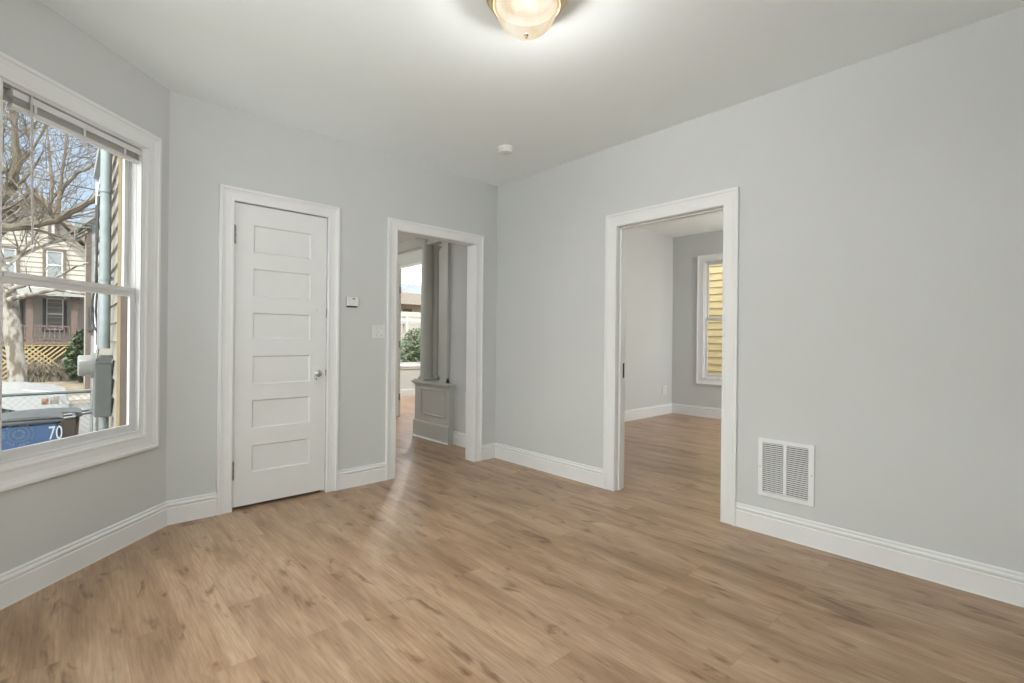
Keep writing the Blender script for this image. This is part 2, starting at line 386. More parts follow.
outline = [(-.47, -.09), (.425, -1.0), (7.6, -1.0), (7.6, 9.06), (3.36, 9.06), (3.36, 7.62), (.36, 7.62), (.36, 3.80), (-.53, 2.86), (-.53, -.03)]
bm = B(); prism(bm, [Vector((x, y, -.03)) for x, y in outline], (0, 0, .03)); link('floor', bm, 'floor', kind='structure')
bm = B(); prism(bm, [Vector((x, y, -.62)) for x, y in outline], (0, 0, .58)); link('foundation', bm, 'concrete', kind='structure')
bm = B(); prism(bm, [Vector((x, y, H)) for x, y in [(-.47, -.03), (.485, -.985), (3.26, -.985), (3.26, 3.775), (.485, 3.775), (-.48, 2.812)]], (0, 0, .06)); link('ceiling', bm, 'ceiling_paint', kind='structure')
bm = B(); box(bm, FW, .42, HX + .005, 3.88, 7.62, 2.48, 2.60); link('ceiling_hall', bm, 'ceiling_paint', kind='structure')
bm = B(); box(bm, FW, 3.365, RX + .01, .58, RY + .01, RH, RH + .06); link('ceiling_bedroom', bm, 'ceiling_paint', kind='structure')
bm = B(); box(bm, FW, 3.405, RX + .01, RY + .11, 9.01, H, H + .06); link('ceiling_living', bm, 'ceiling_paint', kind='structure')
bm = B(); prism(bm, [Vector((x, y, TOP)) for x, y in [(-.65, -.1), (.4, -1.25), (7.75, -1.25), (7.75, 9.2), (3.3, 9.2), (3.3, 7.78), (.25, 7.78), (.25, 3.9), (-.7, 2.95)]], (0, 0, .1)); link('roof', bm, 'roof_grey', kind='structure')

# ------------------------------------------------------------------ mouldings
BASE = [(0, 0), (.017, 0), (.017, .004), (.015, .008), (.015, .104), (.010, .108), (.010, .112), (.017, .120), (.017, .128), (.009, .135), (.009, .139), (.012, .145), (.008, .152), (0, .152)]
def baseboard(name, pts, h=1.0):
    """pts walked so that the room lies on the left (up x tangent = left)"""
    bm = B(); sweep(bm, [Vector((x, y, 0)) for x, y in pts], [(a, b * h) for a, b in BASE], (0, 0, 1))
    return link(name, bm, 'trim_paint', kind='structure')
CW = .0925
def casing_prof(w, d=.02, s=1):
    return [(0, 0), (0, d * .6), (.006, d * .72), (.014, d * .72), (.022, d * .60), (w * .55, d * .62), (w * .72, d * .8), (w - .022, d * .86), (w - .018, d * 1.1), (w - .003, d * 1.1), (w, d), (w, 0)]
def casing(bm, fr, u0, u1, z0, z1, w, closed=False, d=.02):
    nrm = -fr.o
    if closed: pts = [(u0, z0), (u0, z1), (u1, z1), (u1, z0)]
    else: pts = [(u0, z0), (u0, z1), (u1, z1), (u1, z0)]
    P = [fr.p(u, 0, z) for u, z in pts]
    t = (P[1] - P[0]).normalized(); side = nrm.cross(t)
    if side.dot(fr.u * (u0 - u1)) < 0: P = P[::-1]
    sweep(bm, P, casing_prof(w, d), nrm, closed)
def jamb(bm, fr, u0, u1, z1, th, t=.018, stop=None):
    box(bm, fr, u0 - .002, u0 + t, -.001, th + .001, 0, z1); box(bm, fr, u1 - t, u1 + .002, -.001, th + .001, 0, z1); box(bm, fr, u0, u1, -.001, th + .001, z1 - t, z1 + .002)
    if stop:
        a, b = stop
        for x0, x1 in ((u0 + t, u0 + t + .012), (u1 - t - .012, u1 - t)): box(bm, fr, x0, x1, a, b, 0, z1 - t)
        box(bm, fr, u0 + t, u1 - t, a, b, z1 - t - .012, z1 - t)
def flip(fr, th): return Fr((fr.org + fr.o * th).to_2d(), fr.u.to_2d(), (-fr.o).to_2d())

# closet door casing, both doorway casings with their jambs
bm = B(); casing(bm, FA, D1[0], D1[1], 0, D1[3], CW); link('trim_1', bm, 'trim_paint', kind='structure')
bm = B(); casing(bm, FA, O1[0], O1[1], 0, O1[3], CW); jamb(bm, FA, O1[0] - .010, O1[1] + .010, O1[3] + .010, TA, .012); casing(bm, flip(FA, TA), O1[0], O1[1], 0, O1[3], CW)
link('trim_2', bm, 'trim_paint', kind='structure')
bm = B(); casing(bm, FB, O2[0], O2[1], 0, O2[3], .101); jamb(bm, FB, O2[0] - .010, O2[1] + .010, O2[3] + .010, TB, .012, (.038, .072)); casing(bm, flip(FB, TB), O2[0], O2[1], 0, O2[3], .101, d=.012)
t2 = link('trim_3', bm, 'trim_paint', kind='structure')
bm = B(); box(bm, FB, O2[1] - .0035, O2[1] + .001, .082, .112, .90, 1.02); link('strike_plate', bm, 'dark', t2, label='dark metal strike plate')

baseboard('baseboard_left', [(-.47, -.03), (.485, -.985)][::-1])
baseboard('baseboard_window', [(D1[0] - CW, 3.767), (.485, 3.767), (-.47, 2.812), (-.47, -.03)])
baseboard('baseboard_back', [(O1[0] - CW, 3.767), (D1[1] + CW, 3.767)])
baseboard('baseboard_corner', [(3.2505, O2[1] + .101), (3.2505, 3.767), (O1[1] + CW, 3.767)])
baseboard('baseboard_right', [(.485, -.985), (3.2505, -.985), (3.2505, O2[0] - .101)])
baseboard('baseboard_bedroom', [(RX, .6), (RX, RY), (3.3705, RY)], 1.06)
baseboard('baseboard_hall', [(HX, 3.887), (HX, 4.60)])
baseboard('baseboard_living', [(RX, 9.0), (3.41, 9.0)])

# ------------------------------------------------------------------ closed six-panel door
d0, d1, dz0, dz1 = D1[0] + .003, D1[1] - .004, .022, 2.133
door = bpy.data.objects.new('door_1', None); door.location = (1.18, 3.767, 0); S.collection.objects.link(door); door['kind'] = 'structure'
dl = -door.location
def dbox(bm, *a, **k): return box(bm, FA, *a, base=door.location, **k)
pz = [(1.800, 1.995), (1.492, 1.688), (1.182, 1.376), (.868, 1.070), (.556, .757), (.246, .436)]
PX0, PX1 = .982, 1.384
bm = B()
OF, OB = .006, .042
dbox(bm, d0, PX0, OF, OB, dz0, dz1); dbox(bm, PX1, d1, OF, OB, dz0, dz1)
zs = [dz1] + [z for a, b in pz for z in (b, a)] + [dz0]
for i in range(0, len(zs), 2): dbox(bm, PX0, PX1, OF, OB, zs[i + 1], zs[i])
for a, b in pz:
    # chamfered sticking round each sunk flat panel
    pts = [FA.p(PX0, OF, a), FA.p(PX0, OF, b), FA.p(PX1, OF, b), FA.p(PX1, OF, a)]
    inn = [FA.p(PX0 + .009, OF + .011, a + .009), FA.p(PX0 + .009, OF + .011, b - .009), FA.p(PX1 - .009, OF + .011, b - .009), FA.p(PX1 - .009, OF + .011, a + .009)]
    v = [bm.verts.new(p - door.location) for p in pts]; w = [bm.verts.new(p - door.location) for p in inn]
    for i in range(4): bm.faces.new((v[i], v[(i + 1) % 4], w[(i + 1) % 4], w[i]))
    bm.faces.new(w[::-1])
link('door_slab', bm, 'door_paint', door)
bm = B(); dbox(bm, 1.428 - .023, 1.428 + .023, .001, OF, .83, .995, bev=.0015); esc = link('escutcheon', bm, 'trim_paint', door, label='painted knob plate with a keyhole')
bm = B(); lathe(bm, [(0.0, 0), (.0055, 0), (.0055, .0012), (0, .0012)], 12, 'y', Vector((1.430, 3.767 - .0005, .885)) - door.location); link('keyhole', bm, 'dark', esc)
bm = B(); lathe(bm, [(0, -.058), (.012, -.058), (.022, -.053), (.0265, -.044), (.024, -.034), (.013, -.027), (.008, -.020), (.009, -.010), (.018, -.004), (.018, .002), (0, .002)], 12, 'y', Vector((1.430, 3.767, .931)) - door.location)
kn = link('knob', bm, 'knob_glass', door, label='faceted clear glass door knob')
for hz in (1.845, .215):
    bm = B(); lathe(bm, [(0, 0), (.0085, 0), (.0085, .125), (.005, .132), (0, .134)], 10, 'z', Vector((d0 - .003, 3.760, hz)) - door.location)
    for k in range(3): box(bm, FA, d0 - .012, d0 + .010, -.0015, .001, hz + .004 + k * .042, hz + .036 + k * .042, base=door.location)
    link('hinge', bm, 'steel', door, smooth=True)
bm = B(); dbox(bm, d1 - .002, d1 + .004, .0035, .02, .91, .955); link('latch', bm, 'steel', door)
bm = B(); dbox(bm, d1 - .002, d1 + .004, .0035, .02, 1.36, 1.43); link('bolt_plate', bm, 'steel', door)
bm = B(); lathe(bm, [(0, -.012), (.008, -.011), (.011, -.004), (.011, .001), (0, .001)], 14, 'y', Vector((1.433, 3.767 + OF, 1.415)) - door.location); link('lock_cover', bm, 'door_paint', door, smooth=True)
# jamb of that door
bm = B(); box(bm, FA, D1[0] - .012, D1[0], -.001, TA, 0, D1[3]); box(bm, FA, D1[1], D1[1] + .012, -.001, TA, 0, D1[3]); box(bm, FA, D1[0] - .012, D1[1] + .012, -.001, TA, D1[3], D1[3] + .012)
box(bm, FA, D1[0], D1[0] + .012, .046, .08, 0, D1[3]); box(bm, FA, D1[1] - .012, D1[1], .046, .08, 0, D1[3]); box(bm, FA, D1[0], D1[1], .046, .08, D1[3] - .012, D1[3])
link('trim_4', bm, 'trim_paint', kind='structure')
# ------------------------------------------------------------------ windows
def frame4(bm, fr, u0, u1, z0, z1, o0, o1, wl, wr, wb, wt, base):
    box(bm, fr, u0, u0 + wl, o0, o1, z0, z1, base=base); box(bm, fr, u1 - wr, u1, o0, o1, z0, z1, base=base)
    box(bm, fr, u0 + wl, u1 - wr, o0, o1, z0, z0 + wb, base=base); box(bm, fr, u0 + wl, u1 - wr, o0, o1, z1 - wt, z1, base=base)
def window(name, fr, w, zm, th=.16, cw=.115, stile=.045, casing_in=True, hole=None, cas=None):
    u0, u1, z0, z1 = w
    c = fr.p((u0 + u1) / 2, 0, z0)
    r = bpy.data.objects.new(name, None); r.location = c; S.collection.objects.link(r); r['kind'] = 'structure'
    if casing_in:
        bm = B(); casing(bm, fr, *(cas or w), cw, closed=True, d=.022)
        if cas: frame4(bm, fr, *cas, -.003, .027, u0 - cas[0], cas[1] - u1, z0 - cas[2], cas[3] - z1, Vector((0, 0, 0)))
        bm.transform(Matrix.Translation(-c)); link('casing', bm, 'trim_paint', r)
    bm = B(); t = .012
    frame4(bm, fr, u0 - .002, u1 + .002, z0 - .002, z1 + .002, -.002, .028, t, t, t, t, c)
    if hole: frame4(bm, fr, hole[0] - .001, hole[1] + .001, hole[2] - .001, hole[3] + .001, .004, .064, u0 - hole[0], hole[1] - u1, z0 - hole[2], hole[3] - z1, c)
    # vinyl balance tracks with a groove either side
    for a, b in ((u0, u0 + .012), (u1 - .012, u1)): box(bm, fr, a, b, .028, (.064 if hole else th - .055), z0, z1, base=c)
    for a in (u0 + .012, u1 - .018): box(bm, fr, a, a + .006, .060, .068, z0, z1, base=c)
    box(bm, fr, u0 + .012, u1 - .012, .02, th - .05, z1 - .02, z1, base=c); box(bm, fr, u0 + .012, u1 - .012, .02, th - .05, z0, z0 + .014, base=c)
    link('frame', bm, 'vinyl', r)
    s = u0 + .012; e = u1 - .012
    bm = B(); frame4(bm, fr, s, e, z0 + .014, zm + .028, .030, .045, stile - .012, stile - .012, .036, .050, c); 
    box(bm, fr, s + .03, e - .03, .024, .031, zm + .004, zm + .024, base=c)
    lo = link('lower_sash', bm, 'vinyl', r)
    bm = B(); box(bm, fr, s + stile - .014, e - stile + .014, .036, .040, z0 + .048, zm - .02, base=c); link('pane', bm, 'glass', lo)
    bm = B(); frame4(bm, fr, s, e, zm - .022, z1 - .018, .069, .084, stile - .012, stile - .012, .048, .04, c); up = link('upper_sash', bm, 'vinyl', r)
    bm = B(); box(bm, fr, s + stile - .014, e - stile + .014, .075, .079, zm + .02, z1 - .05, base=c); link('pane', bm, 'glass', up)
    return r, c
w1, c1 = window('window_1', FC, WC, 1.458, cw=.10, hole=WCH, cas=WCC)
# its weathered outer frame
bm = B(); frame4(bm, FC, WCH[0] - .002, WCH[1] + .002, WCH[2] - .002, WCH[3] + .002, .0645, .157, .010, .010, .012, .010, c1); link('outer_frame', bm, 'brown_board', w1, label='dark brown weathered outer frame')
bm = B(); frame4(bm, FC, WCH[0] - .10, WCH[1] + .10, WCH[2] - .09, WCH[3] + .09, .158, .196, .088, .088, .085, .09, c1); link('outer_casing', bm, 'ochre_board', w1, label='ochre painted outside casing board')
window('window_2', FD, WD, 1.45); window('window_3', FE, WE, 1.458)
window('window_4', FR, W3, 1.56, th=.15, cw=.11)
window('window_6', Fr((0, 7.60), (1, 0), (0, 1)), WH, 1.3, th=.12, cw=.09)
window('window_5', FL, WL, 1.60, th=.14, cw=.09)
bm = B(); box(bm, FL, WL[0] - .1, WL[1] + .1, -.045, .0, WL[2] - .045, WL[2] - .012, bev=.004); link('trim_5', bm, 'trim_paint', kind='structure')

# ------------------------------------------------------------------ blind on the bay side window
bl = thing('window_blind', FC.p(.57, .0, 2.29), 'white mini blind pulled all the way up in the bay window, with hanging wand', 'blind')
bb = bl.location; WB0, WB1 = .214, .929
bm = B(); box(bm, FC, WB0, WB1, .010, .040, 2.274, 2.302, bev=.002, base=bb); box(bm, FC, WB0, WB1, .004, .009, 2.270, 2.300, base=bb); link('headrail', bm, 'vinyl', bl)
bm = B()
for k in range(9): box(bm, FC, .222, .920, .014, .038, 2.240 + k * .0032, 2.2412 + k * .0032, base=bb)
link('slats', bm, 'slat', bl, label='stack of raised slats')
bm = B(); box(bm, FC, .217, .926, .010, .040, 2.220, 2.238, bev=.003, base=bb); link('bottom_rail', bm, 'vinyl', bl)
for s in (.32, .57, .82):
    bm = B(); box(bm, FC, s, s + .014, .006, .0095, 2.232, 2.270, base=bb); link('ladder_tape', bm, 'vinyl', bl)
bm = B(); box(bm, FC, .938, .968, .006, .030, 2.292, 2.316, base=bb); link('bracket', bm, 'steel', bl)
bm = B(); tube(bm, [FC.p(.856, -.004, 2.304) - bb, FC.p(.853, -.006, 2.0) - bb, FC.p(.848, -.006, 1.620) - bb], .0042, 6); link('wand', bm, 'wand', bl, smooth=True, label='thin clear tilt wand')

# ------------------------------------------------------------------ ceiling light
lx, ly = 1.530, 1.585
cl = thing('ceiling_light', (lx, ly, H), 'round flush ceiling light with frosted glass bowl and brass rim, lit', 'ceiling light')
bm = B(); lathe(bm, [(0, 0), (.178, 0), (.186, -.006), (.186, -.016), (.176, -.024), (.170, -.026), (.172, -.036), (.165, -.048), (.152, -.058), (.1415, -.052), (.1405, -.040), (.1405, -.012), (0, -.012)], 64)
link('base_ring', bm, 'brass', cl, smooth=True, label='satin brass stepped ring')
bm = B(); lathe(bm, [(0, -.0125), (.1390, -.0125), (.1390, -.057), (.1375, -.057), (.135, -.016), (0, -.016)], 32); link('pan', bm, 'liner_black', cl, label='black liner added inside the glass to cut glare')  # black liner added to keep bulb light from burning out the bowl
bm = B()
pr = [(.141 * math.cos(a), -.048 - .138 * math.sin(a)) for a in [i * PI / 2 / 18 for i in range(19)]]
pr[-1] = (0, pr[-1][1]); lathe(bm, [(.1405, -.040)] + pr, 64); 
for f in [f for f in bm.faces if len(f.verts) > 10]: bm.faces.remove(f)
link('glass_bowl', bm, 'bowl', cl, smooth=True, label='frosted glowing glass bowl')
bm = B(); lathe(bm, [(0, -.201), (.005, -.200), (.007, -.194), (.004, -.191), (.010, -.187), (.010, -.183), (0, -.183)], 16); link('finial', bm, 'brass', cl, smooth=True)
for k, (dx, dy) in enumerate(((.055, .02), (-.05, -.03))):
    light('bulb', 'POINT', (lx + dx, ly + dy, H - .088), 160, (1, .97, .93), shadow_soft_size=.03)
# unseen fill bulbs added to brighten the other rooms, given cord and socket
def fill(x, y, zc, drop, power, room):
    t = thing('fill_light', (x, y, zc), 'small unseen fill light added in the ' + room, 'pendant light')
    bm = B(); lathe(bm, [(0, 0), (.05, 0), (.045, -.02), (0, -.022)], 24); link('canopy', bm, 'steel', t, smooth=True)
    bm = B(); tube(bm, [(0, 0, -.02), (0, 0, -drop + .10)], .003, 6); link('cord', bm, 'cable_black', t)
    bm = B(); lathe(bm, [(0, -drop + .10), (.018, -drop + .10), (.018, -drop + .055), (0, -drop + .055)], 16); link('socket', bm, 'steel', t, smooth=True)
    light('bulb', 'POINT', (x, y, zc - drop), power, (1, .97, .92), shadow_soft_size=.05)
fill(6.9, 1.25, RH, .9, 52, 'bedroom')
fill(4.95, 7.6, H, .3, 125, 'living room')
fill(1.9, 6.2, 2.48, .30, 16, 'hall')

# ------------------------------------------------------------------ small wall and ceiling fittings
sd = thing('smoke_detector', (2.64, 2.966, H), 'small round white smoke detector on the ceiling near the back corner', 'smoke detector')
bm = B(); lathe(bm, [(0, 0), (.068, 0), (.068, -.012), (.064, -.016), (0, -.016)], 40); link('base_plate', bm, 'white_plastic', sd, smooth=True)
bm = B(); lathe(bm, [(0, -.016), (.056, -.016), (.056, -.034), (.050, -.042), (.03, -.045), (0, -.045)], 40); link('cover', bm, 'white_plastic', sd, smooth=True)
bm = B(); lathe(bm, [(0, -.045), (.012, -.045), (.011, -.049), (0, -.049)], 20); link('button', bm, 'slat', sd, smooth=True)

th = thing('thermostat', (1.703, 3.767, 1.455), 'small square white thermostat on the wall right of the closed door', 'thermostat')
tb = th.location
bm = B(); box(bm, FA, 1.662, 1.750, -.006, 0, 1.450, 1.532, base=tb); link('shadow_plate', bm, 'shadow_dark', th)  # dark strip showing below the housing paints its shadow on the wall
bm = B(); box(bm, FA, 1.660, 1.752, -.028, -.006, 1.462, 1.534, bev=.003, base=tb); hb = link('housing', bm, 'white_plastic', th)
bm = B(); box(bm, FA, 1.700, 1.724, -.0288, -.0278, 1.514, 1.522, base=tb); link('display', bm, 'meter_grey', th)

ls = thing('light_switch', (1.943, 3.767, 1.26), 'white two-gang light switch plate just left of the hall doorway', 'light switch')
tb = ls.location
bm = B(); box(bm, FA, 1.887, 2.001, -.006, 0, 1.200, 1.316, bev=.0025, base=tb); link('plate', bm, 'white_plastic', ls)
for cxx in (1.921, 1.967):
    bm = B(); prism(bm, [FA.p(cxx - .005, -.006, 1.246) - tb, FA.p(cxx + .005, -.006, 1.246) - tb, FA.p(cxx + .005, -.006, 1.272) - tb, FA.p(cxx - .005, -.006, 1.272) - tb], (0, -.009, .003)); link('toggle', bm, 'white_plastic', ls)
    for zz in (1.228, 1.288):
        bm = B(); lathe(bm, [(0, -.0075), (.0033, -.0075), (.0033, -.005), (0, -.005)], 10, 'y', Vector((cxx, 3.767, zz)) - tb); link('screw', bm, 'steel', ls)

vt = thing('wall_vent', (3.2505, 1.05, .42), 'white two-column louvred air return grille low on the right wall', 'vent')
tb = vt.location; va, vb, vz0, vz1 = .893, 1.205, .238, .598
bm = B(); frame4(bm, FB, va, vb, vz0, vz1, -.012, 0, .030, .026, .026, .024, tb); box(bm, FB, 1.042, 1.059, -.012, 0, vz0 + .02, vz1 - .02, base=tb); link('frame', bm, 'trim_paint', vt)
bm = B(); box(bm, FB, va + .02, vb - .02, -.0015, .0, vz0 + .02, vz1 - .02, base=tb); link('backing', bm, 'dark', vt, label='dark sheet painting the shade behind the louvres')  # flat dark sheet stands in for the shade inside the duct
nl = 25; zz0, zz1 = vz0 + .026, vz1 - .024
for (a, b) in ((va + .030, 1.042), (1.059, vb - .026)):
    for k in range(nl):
        z = zz0 + (k + .5) * (zz1 - zz0) / nl
        bm = B(); prism(bm, [FB.p(a, -.0105, z - .0035) - tb, FB.p(a, -.0105, z - .0020) - tb, FB.p(a, -.0030, z + .0030) - tb, FB.p(a, -.0030, z + .0015) - tb], (0, b - a, 0))
        link('louvre', bm, 'trim_paint', vt)
for yy in (va + .012, vb - .012):
    bm = B(); lathe(bm, [(0, -.0135), (.0035, -.0135), (.0035, -.011), (0, -.011)], 10, 'x', Vector((3.2505, yy, .42)) - tb); link('screw', bm, 'steel', vt)

FBL = Fr((0, RY), (1, 0), (0, 1))
ol = thing('wall_outlet', (7.33, RY, .40), 'small white power outlet low on the left wall of the bedroom', 'outlet')
bm = B(); box(bm, FBL, 7.23, 7.35, -.007, 0, .33, .465, bev=.002, base=ol.location); link('plate', bm, 'white_plastic', ol)
for zz in (.365, .425):
    bm = B(); box(bm, FBL, 7.272, 7.308, -.009, -.006, zz - .016, zz + .016, base=ol.location); link('socket', bm, 'slat', ol)
FH = Fr((HX, 0), (0, 1), (1, 0))
pl_ = thing('wall_register', (HX, 4.30, .47), 'narrow white register on the hall wall, mostly behind the doorway trim', 'vent')
bm = B(); frame4(bm, FH, 4.02, 4.335, .33, .61, -.009, 0, .02, .02, .02, .02, pl_.location)
for k in range(10): box(bm, FH, 4.04, 4.315, -.006, 0, .355 + k * .0245, .370 + k * .0245, base=pl_.location)
link('grille', bm, 'white_plastic', pl_)

# ------------------------------------------------------------------ colonnade in the hall
PD0, PD1, PX, PXB, PZ = 4.552, 5.295, 3.235, 3.62, .690
pd = thing('column_pedestal', (3.42, 4.95, 0), 'grey painted panelled pedestal under the round column in the hall', 'pedestal')
tb = pd.location
bm = B(); box(bm, FW, PX, PXB, PD0, PD1, .0, PZ - .028, base=tb)
pb = link('body', bm, 'grey_paint', pd)
bm = B(); sweep(bm, [Vector((PX, PD1 + .0, 0)) - tb, Vector((PX, PD0, 0)) - tb], [(-.0, 0), (.0, .205), (-.008, .205), (-.014, .195), (-.016, .19), (-.016, 0)], (0, 0, 1))
box(bm, FW, PX - .016, PXB + .016, PD1, PD1 + .016, 0, .195, base=tb); link('plinth', bm, 'grey_paint', pd)
bm = B(); sweep(bm, [Vector((PX, PD1, 0)) - tb, Vector((PX, PD0, 0)) - tb], [(-.016, 0), (-.016, .016), (-.024, .012), (-.030, .006), (-.032, 0)], (0, 0, 1)); link('shoe_moulding', bm, 'trim_paint', pd)
bm = B(); box(bm, FW, PX - .035, PXB + .035, PD0 - .035, PD1 + .035, PZ - .028, PZ, bev=.006, base=tb); box(bm, FW, PX - .018, PXB + .018, PD0 - .018, PD1 + .018, PZ - .044, PZ - .028, base=tb); link('cap', bm, 'grey_paint', pd)
bm = B()
FP = Fr((PX, 0), (0, 1), (1, 0))
P = [FP.p(u, 0, z) for u, z in ((4.655, .305), (4.655, .59), (5.13, .59), (5.13, .305))]
t0 = (P[1] - P[0]).normalized()
sweep(bm, P if (-FP.o).cross(t0).dot(Vector((0, -1, 0))) > 0 else P[::-1], [(0, 0), (0, .009), (.008, .013), (.018, .009), (.022, 0)], -FP.o, True)
bm.transform(Matrix.Translation(-tb)); link('panel_moulding', bm, 'grey_paint', pd)
def column(x, y, r, label, z0=PZ, z1=2.48 - .0):
    c = thing('column', (x, y, z0), label, 'column', group=None)
    h = z1 - z0
    bm = B(); lathe(bm, [(0, .05), (r * 1.05, .05), (r * 1.05, .06), (r, .08), (r * .995, h * .4), (r * .88, h - .10), (0, h - .10)], 40); link('shaft', bm, 'grey_paint', c, smooth=True)
    bm = B(); box(bm, FW, x - r * 1.45, x + r * 1.45, y - r * 1.45, y + r * 1.45, z0, z0 + .018, base=c.location)
    lathe(bm, [(0, .018), (r * 1.36, .018), (r * 1.42, .027), (r * 1.36, .036), (r * 1.12, .042), (r * 1.12, .052), (0, .052)], 40); link('base', bm, 'grey_paint', c, smooth=True)
    bm = B(); lathe(bm, [(0, h - .10), (r * .9, h - .10), (r * .92, h - .07), (r * 1.02, h - .055), (r * 1.25, h - .032), (r * 1.32, h - .024), (0, h - .024)], 40)
    box(bm, FW, x - r * 1.38, x + r * 1.38, y - r * 1.38, y + r * 1.38, z1 - .024, z1 - .002, base=c.location); link('capital', bm, 'grey_paint', c, smooth=True)
bm = B(); box(bm, FW, 3.585, 3.62, 4.70, 5.300, PZ + .001, 2.37); box(bm, FW, 3.585, 3.62, 5.300, 5.47, 0, 2.37); link('wall_light_block', bm, 'grey_paint', kind='structure')  # panel added to block the bright view and lamp light between the columns
column(3.345, 5.205, .080, 'round grey column standing on the pedestal, the nearer of the two', z1=2.48)
column(3.42, 5.125, .036, 'slimmer grey column behind the round one on the pedestal', z1=2.37)
pi_ = thing('pilaster', (3.36, 4.70, PZ), 'flat square grey pilaster at the right end of the pedestal', 'pilaster')
bm = B(); box(bm, FW, 3.262, 3.60, 4.652, 4.775, PZ, 2.37, base=pi_.location); box(bm, FW, 3.262, 3.298, 4.652, 4.775, 2.37, 2.48, base=pi_.location); link('shaft', bm, 'grey_paint', pi_)
bm = B(); box(bm, FW, 3.254, 3.405, 4.652, 4.783, PZ, PZ + .05, base=pi_.location); link('base', bm, 'grey_paint', pi_)
# second header deep in the living room
bm = B(); box(bm, FW, 4.60, 4.74, 6.8, 9.0, 2.52, H); link('wall_living_header', bm, 'wall_paint', kind='structure')
bm = B(); box(bm, FW, 4.575, 4.60, 6.8, 9.0, 2.50, 2.55); link('trim_6', bm, 'trim_paint', kind='structure')
# open white door in the living room, seen edge on, hinged on the stub wall
hp = Vector((3.798, 6.68, 0)); dirv = Vector((hp.x, hp.y, 0)).normalized(); dn = Vector((dirv.y, -dirv.x, 0))
FDO = Fr(hp.to_2d(), dirv.to_2d(), dn.to_2d())
bm = B(); box(bm, FW, 3.69, 3.775, 6.655, 6.765, 0, 2.35); link('trim_7', bm, 'trim_paint', kind='structure')
dr = bpy.data.objects.new('door_2', None); dr.location = hp; S.collection.objects.link(dr); dr['kind'] = 'structure'
bm = B(); box(bm, FDO, 0, .76, -.0175, .0175, .012, 2.28, base=hp); link('door_slab', bm, 'trim_paint', dr)
for z in (.31, 1.12, 1.95):
    bm = B(); lathe(bm, [(0, 0), (.011, 0), (.011, .1), (0, .1)], 10, 'z', Vector((-.008, -.010, z - .05))); box(bm, FDO, -.004, .0, -.03, .02, z - .05, z + .05, base=hp); link('hinge', bm, 'steel', dr)

# ------------------------------------------------------------------ outdoors: the house's own wall past the bay window
XS = .30
bm = B()
z = -.58; y0, y1 = 3.84, 7.70
while z < 3.0:
    prism(bm, [Vector((XS + .010, y0, z)), Vector((XS - .016, y0, z)), Vector((XS - .012, y0, z + .010)), Vector((XS + .002, y0, z + .150)), Vector((XS + .010, y0, z + .150))], (0, y1 - y0, 0)); z += .145
link('wall_siding', bm, 'siding_tan', kind='structure')
bm = B(); box(bm, FW, XS - .03, XS + .10, 7.70, 7.78, -.6, 3.05); link('trim_8', bm, 'trim_paint', kind='structure')
mb = thing('electric_meter_box', (.245, 5.12, .8), 'grey metal meter box on the siding outside the bay window', 'meter box')
tb = mb.location
bm = B(); box(bm, FW, .178, XS - .018, 5.0, 5.26, .56, .985, bev=.006, base=tb); 
prism(bm, [Vector((.178, 5.0, 0.985)) - tb, Vector((XS - .018, 5.0, 0.985)) - tb, Vector((XS - .018, 5.0, 1.045)) - tb, Vector((.215, 5.0, 1.045)) - tb], (0, .22, 0)); link('housing', bm, 'meter_grey', mb)
bm = B(); lathe(bm, [(0, -.078), (.070, -.078), (.082, -.070), (.084, 0), (.10, .0), (.10, .028), (0, .028)], 32, 'x', Vector((.158, 5.12, .965)) - tb); link('meter', bm, 'meter_white', mb, smooth=True, label='round pale meter dial facing the street')
bm = B(); tube(bm, [Vector((.24, 5.1, .56)) - tb, Vector((.24, 5.1, -.6)) - tb], .032, 12); link('lower_pipe', bm, 'galvanised', mb, smooth=True)
cp = thing('conduit_pipe', (.240, 5.09, 1.1), 'tall grey-blue conduit pipe rising from the meter box', 'pipe')
bm = B(); tube(bm, [(0, 0, .0), (0, 0, 2.4)], .036, 16); link('pipe', bm, 'galvanised', cp, smooth=True)
for zz in (.55, 1.25):
    bm = B(); lathe(bm, [(.03, zz), (.042, zz), (.042, zz + .03), (.03, zz + .03)], 16); box(bm, FW, .0, XS - .235, -.012, .012, zz, zz + .03); link('strap', bm, 'galvanised', cp, smooth=True)
# ------------------------------------------------------------------ ground, street
bm = B(); prism(bm, [Vector((-60, -40, -.62)), Vector((60, -40, -.62)), Vector((60, 80, -.62)), Vector((-60, 80, -.62))], (0, 0, .015)); tag(link('ground', bm, 'ground', kind='structure'), 'brown leaf-strewn ground outside', 'ground')
bm = B(); box(bm, FW, -40, 40, 9.5, 17.5, -.605, -.600); tag(link('street', bm, 'asphalt', kind='structure'), 'grey street outside', 'street')
bm = B(); box(bm, FW, -16, -.75, -14, 3.6, -.604, -.592); tag(link('bounce_slab', bm, 'bounce_slab', kind='structure'), 'unseen pale slab added beside the bay to bounce daylight', 'bounce_slab')  # unseen pale slab added to bounce daylight up to the ceiling
bm = B(); box(bm, FW, -40, 40, 18.2, 19.6, -.605, -.590); tag(link('sidewalk', bm, 'concrete', kind='structure'), 'pale sidewalk across the street', 'sidewalk')

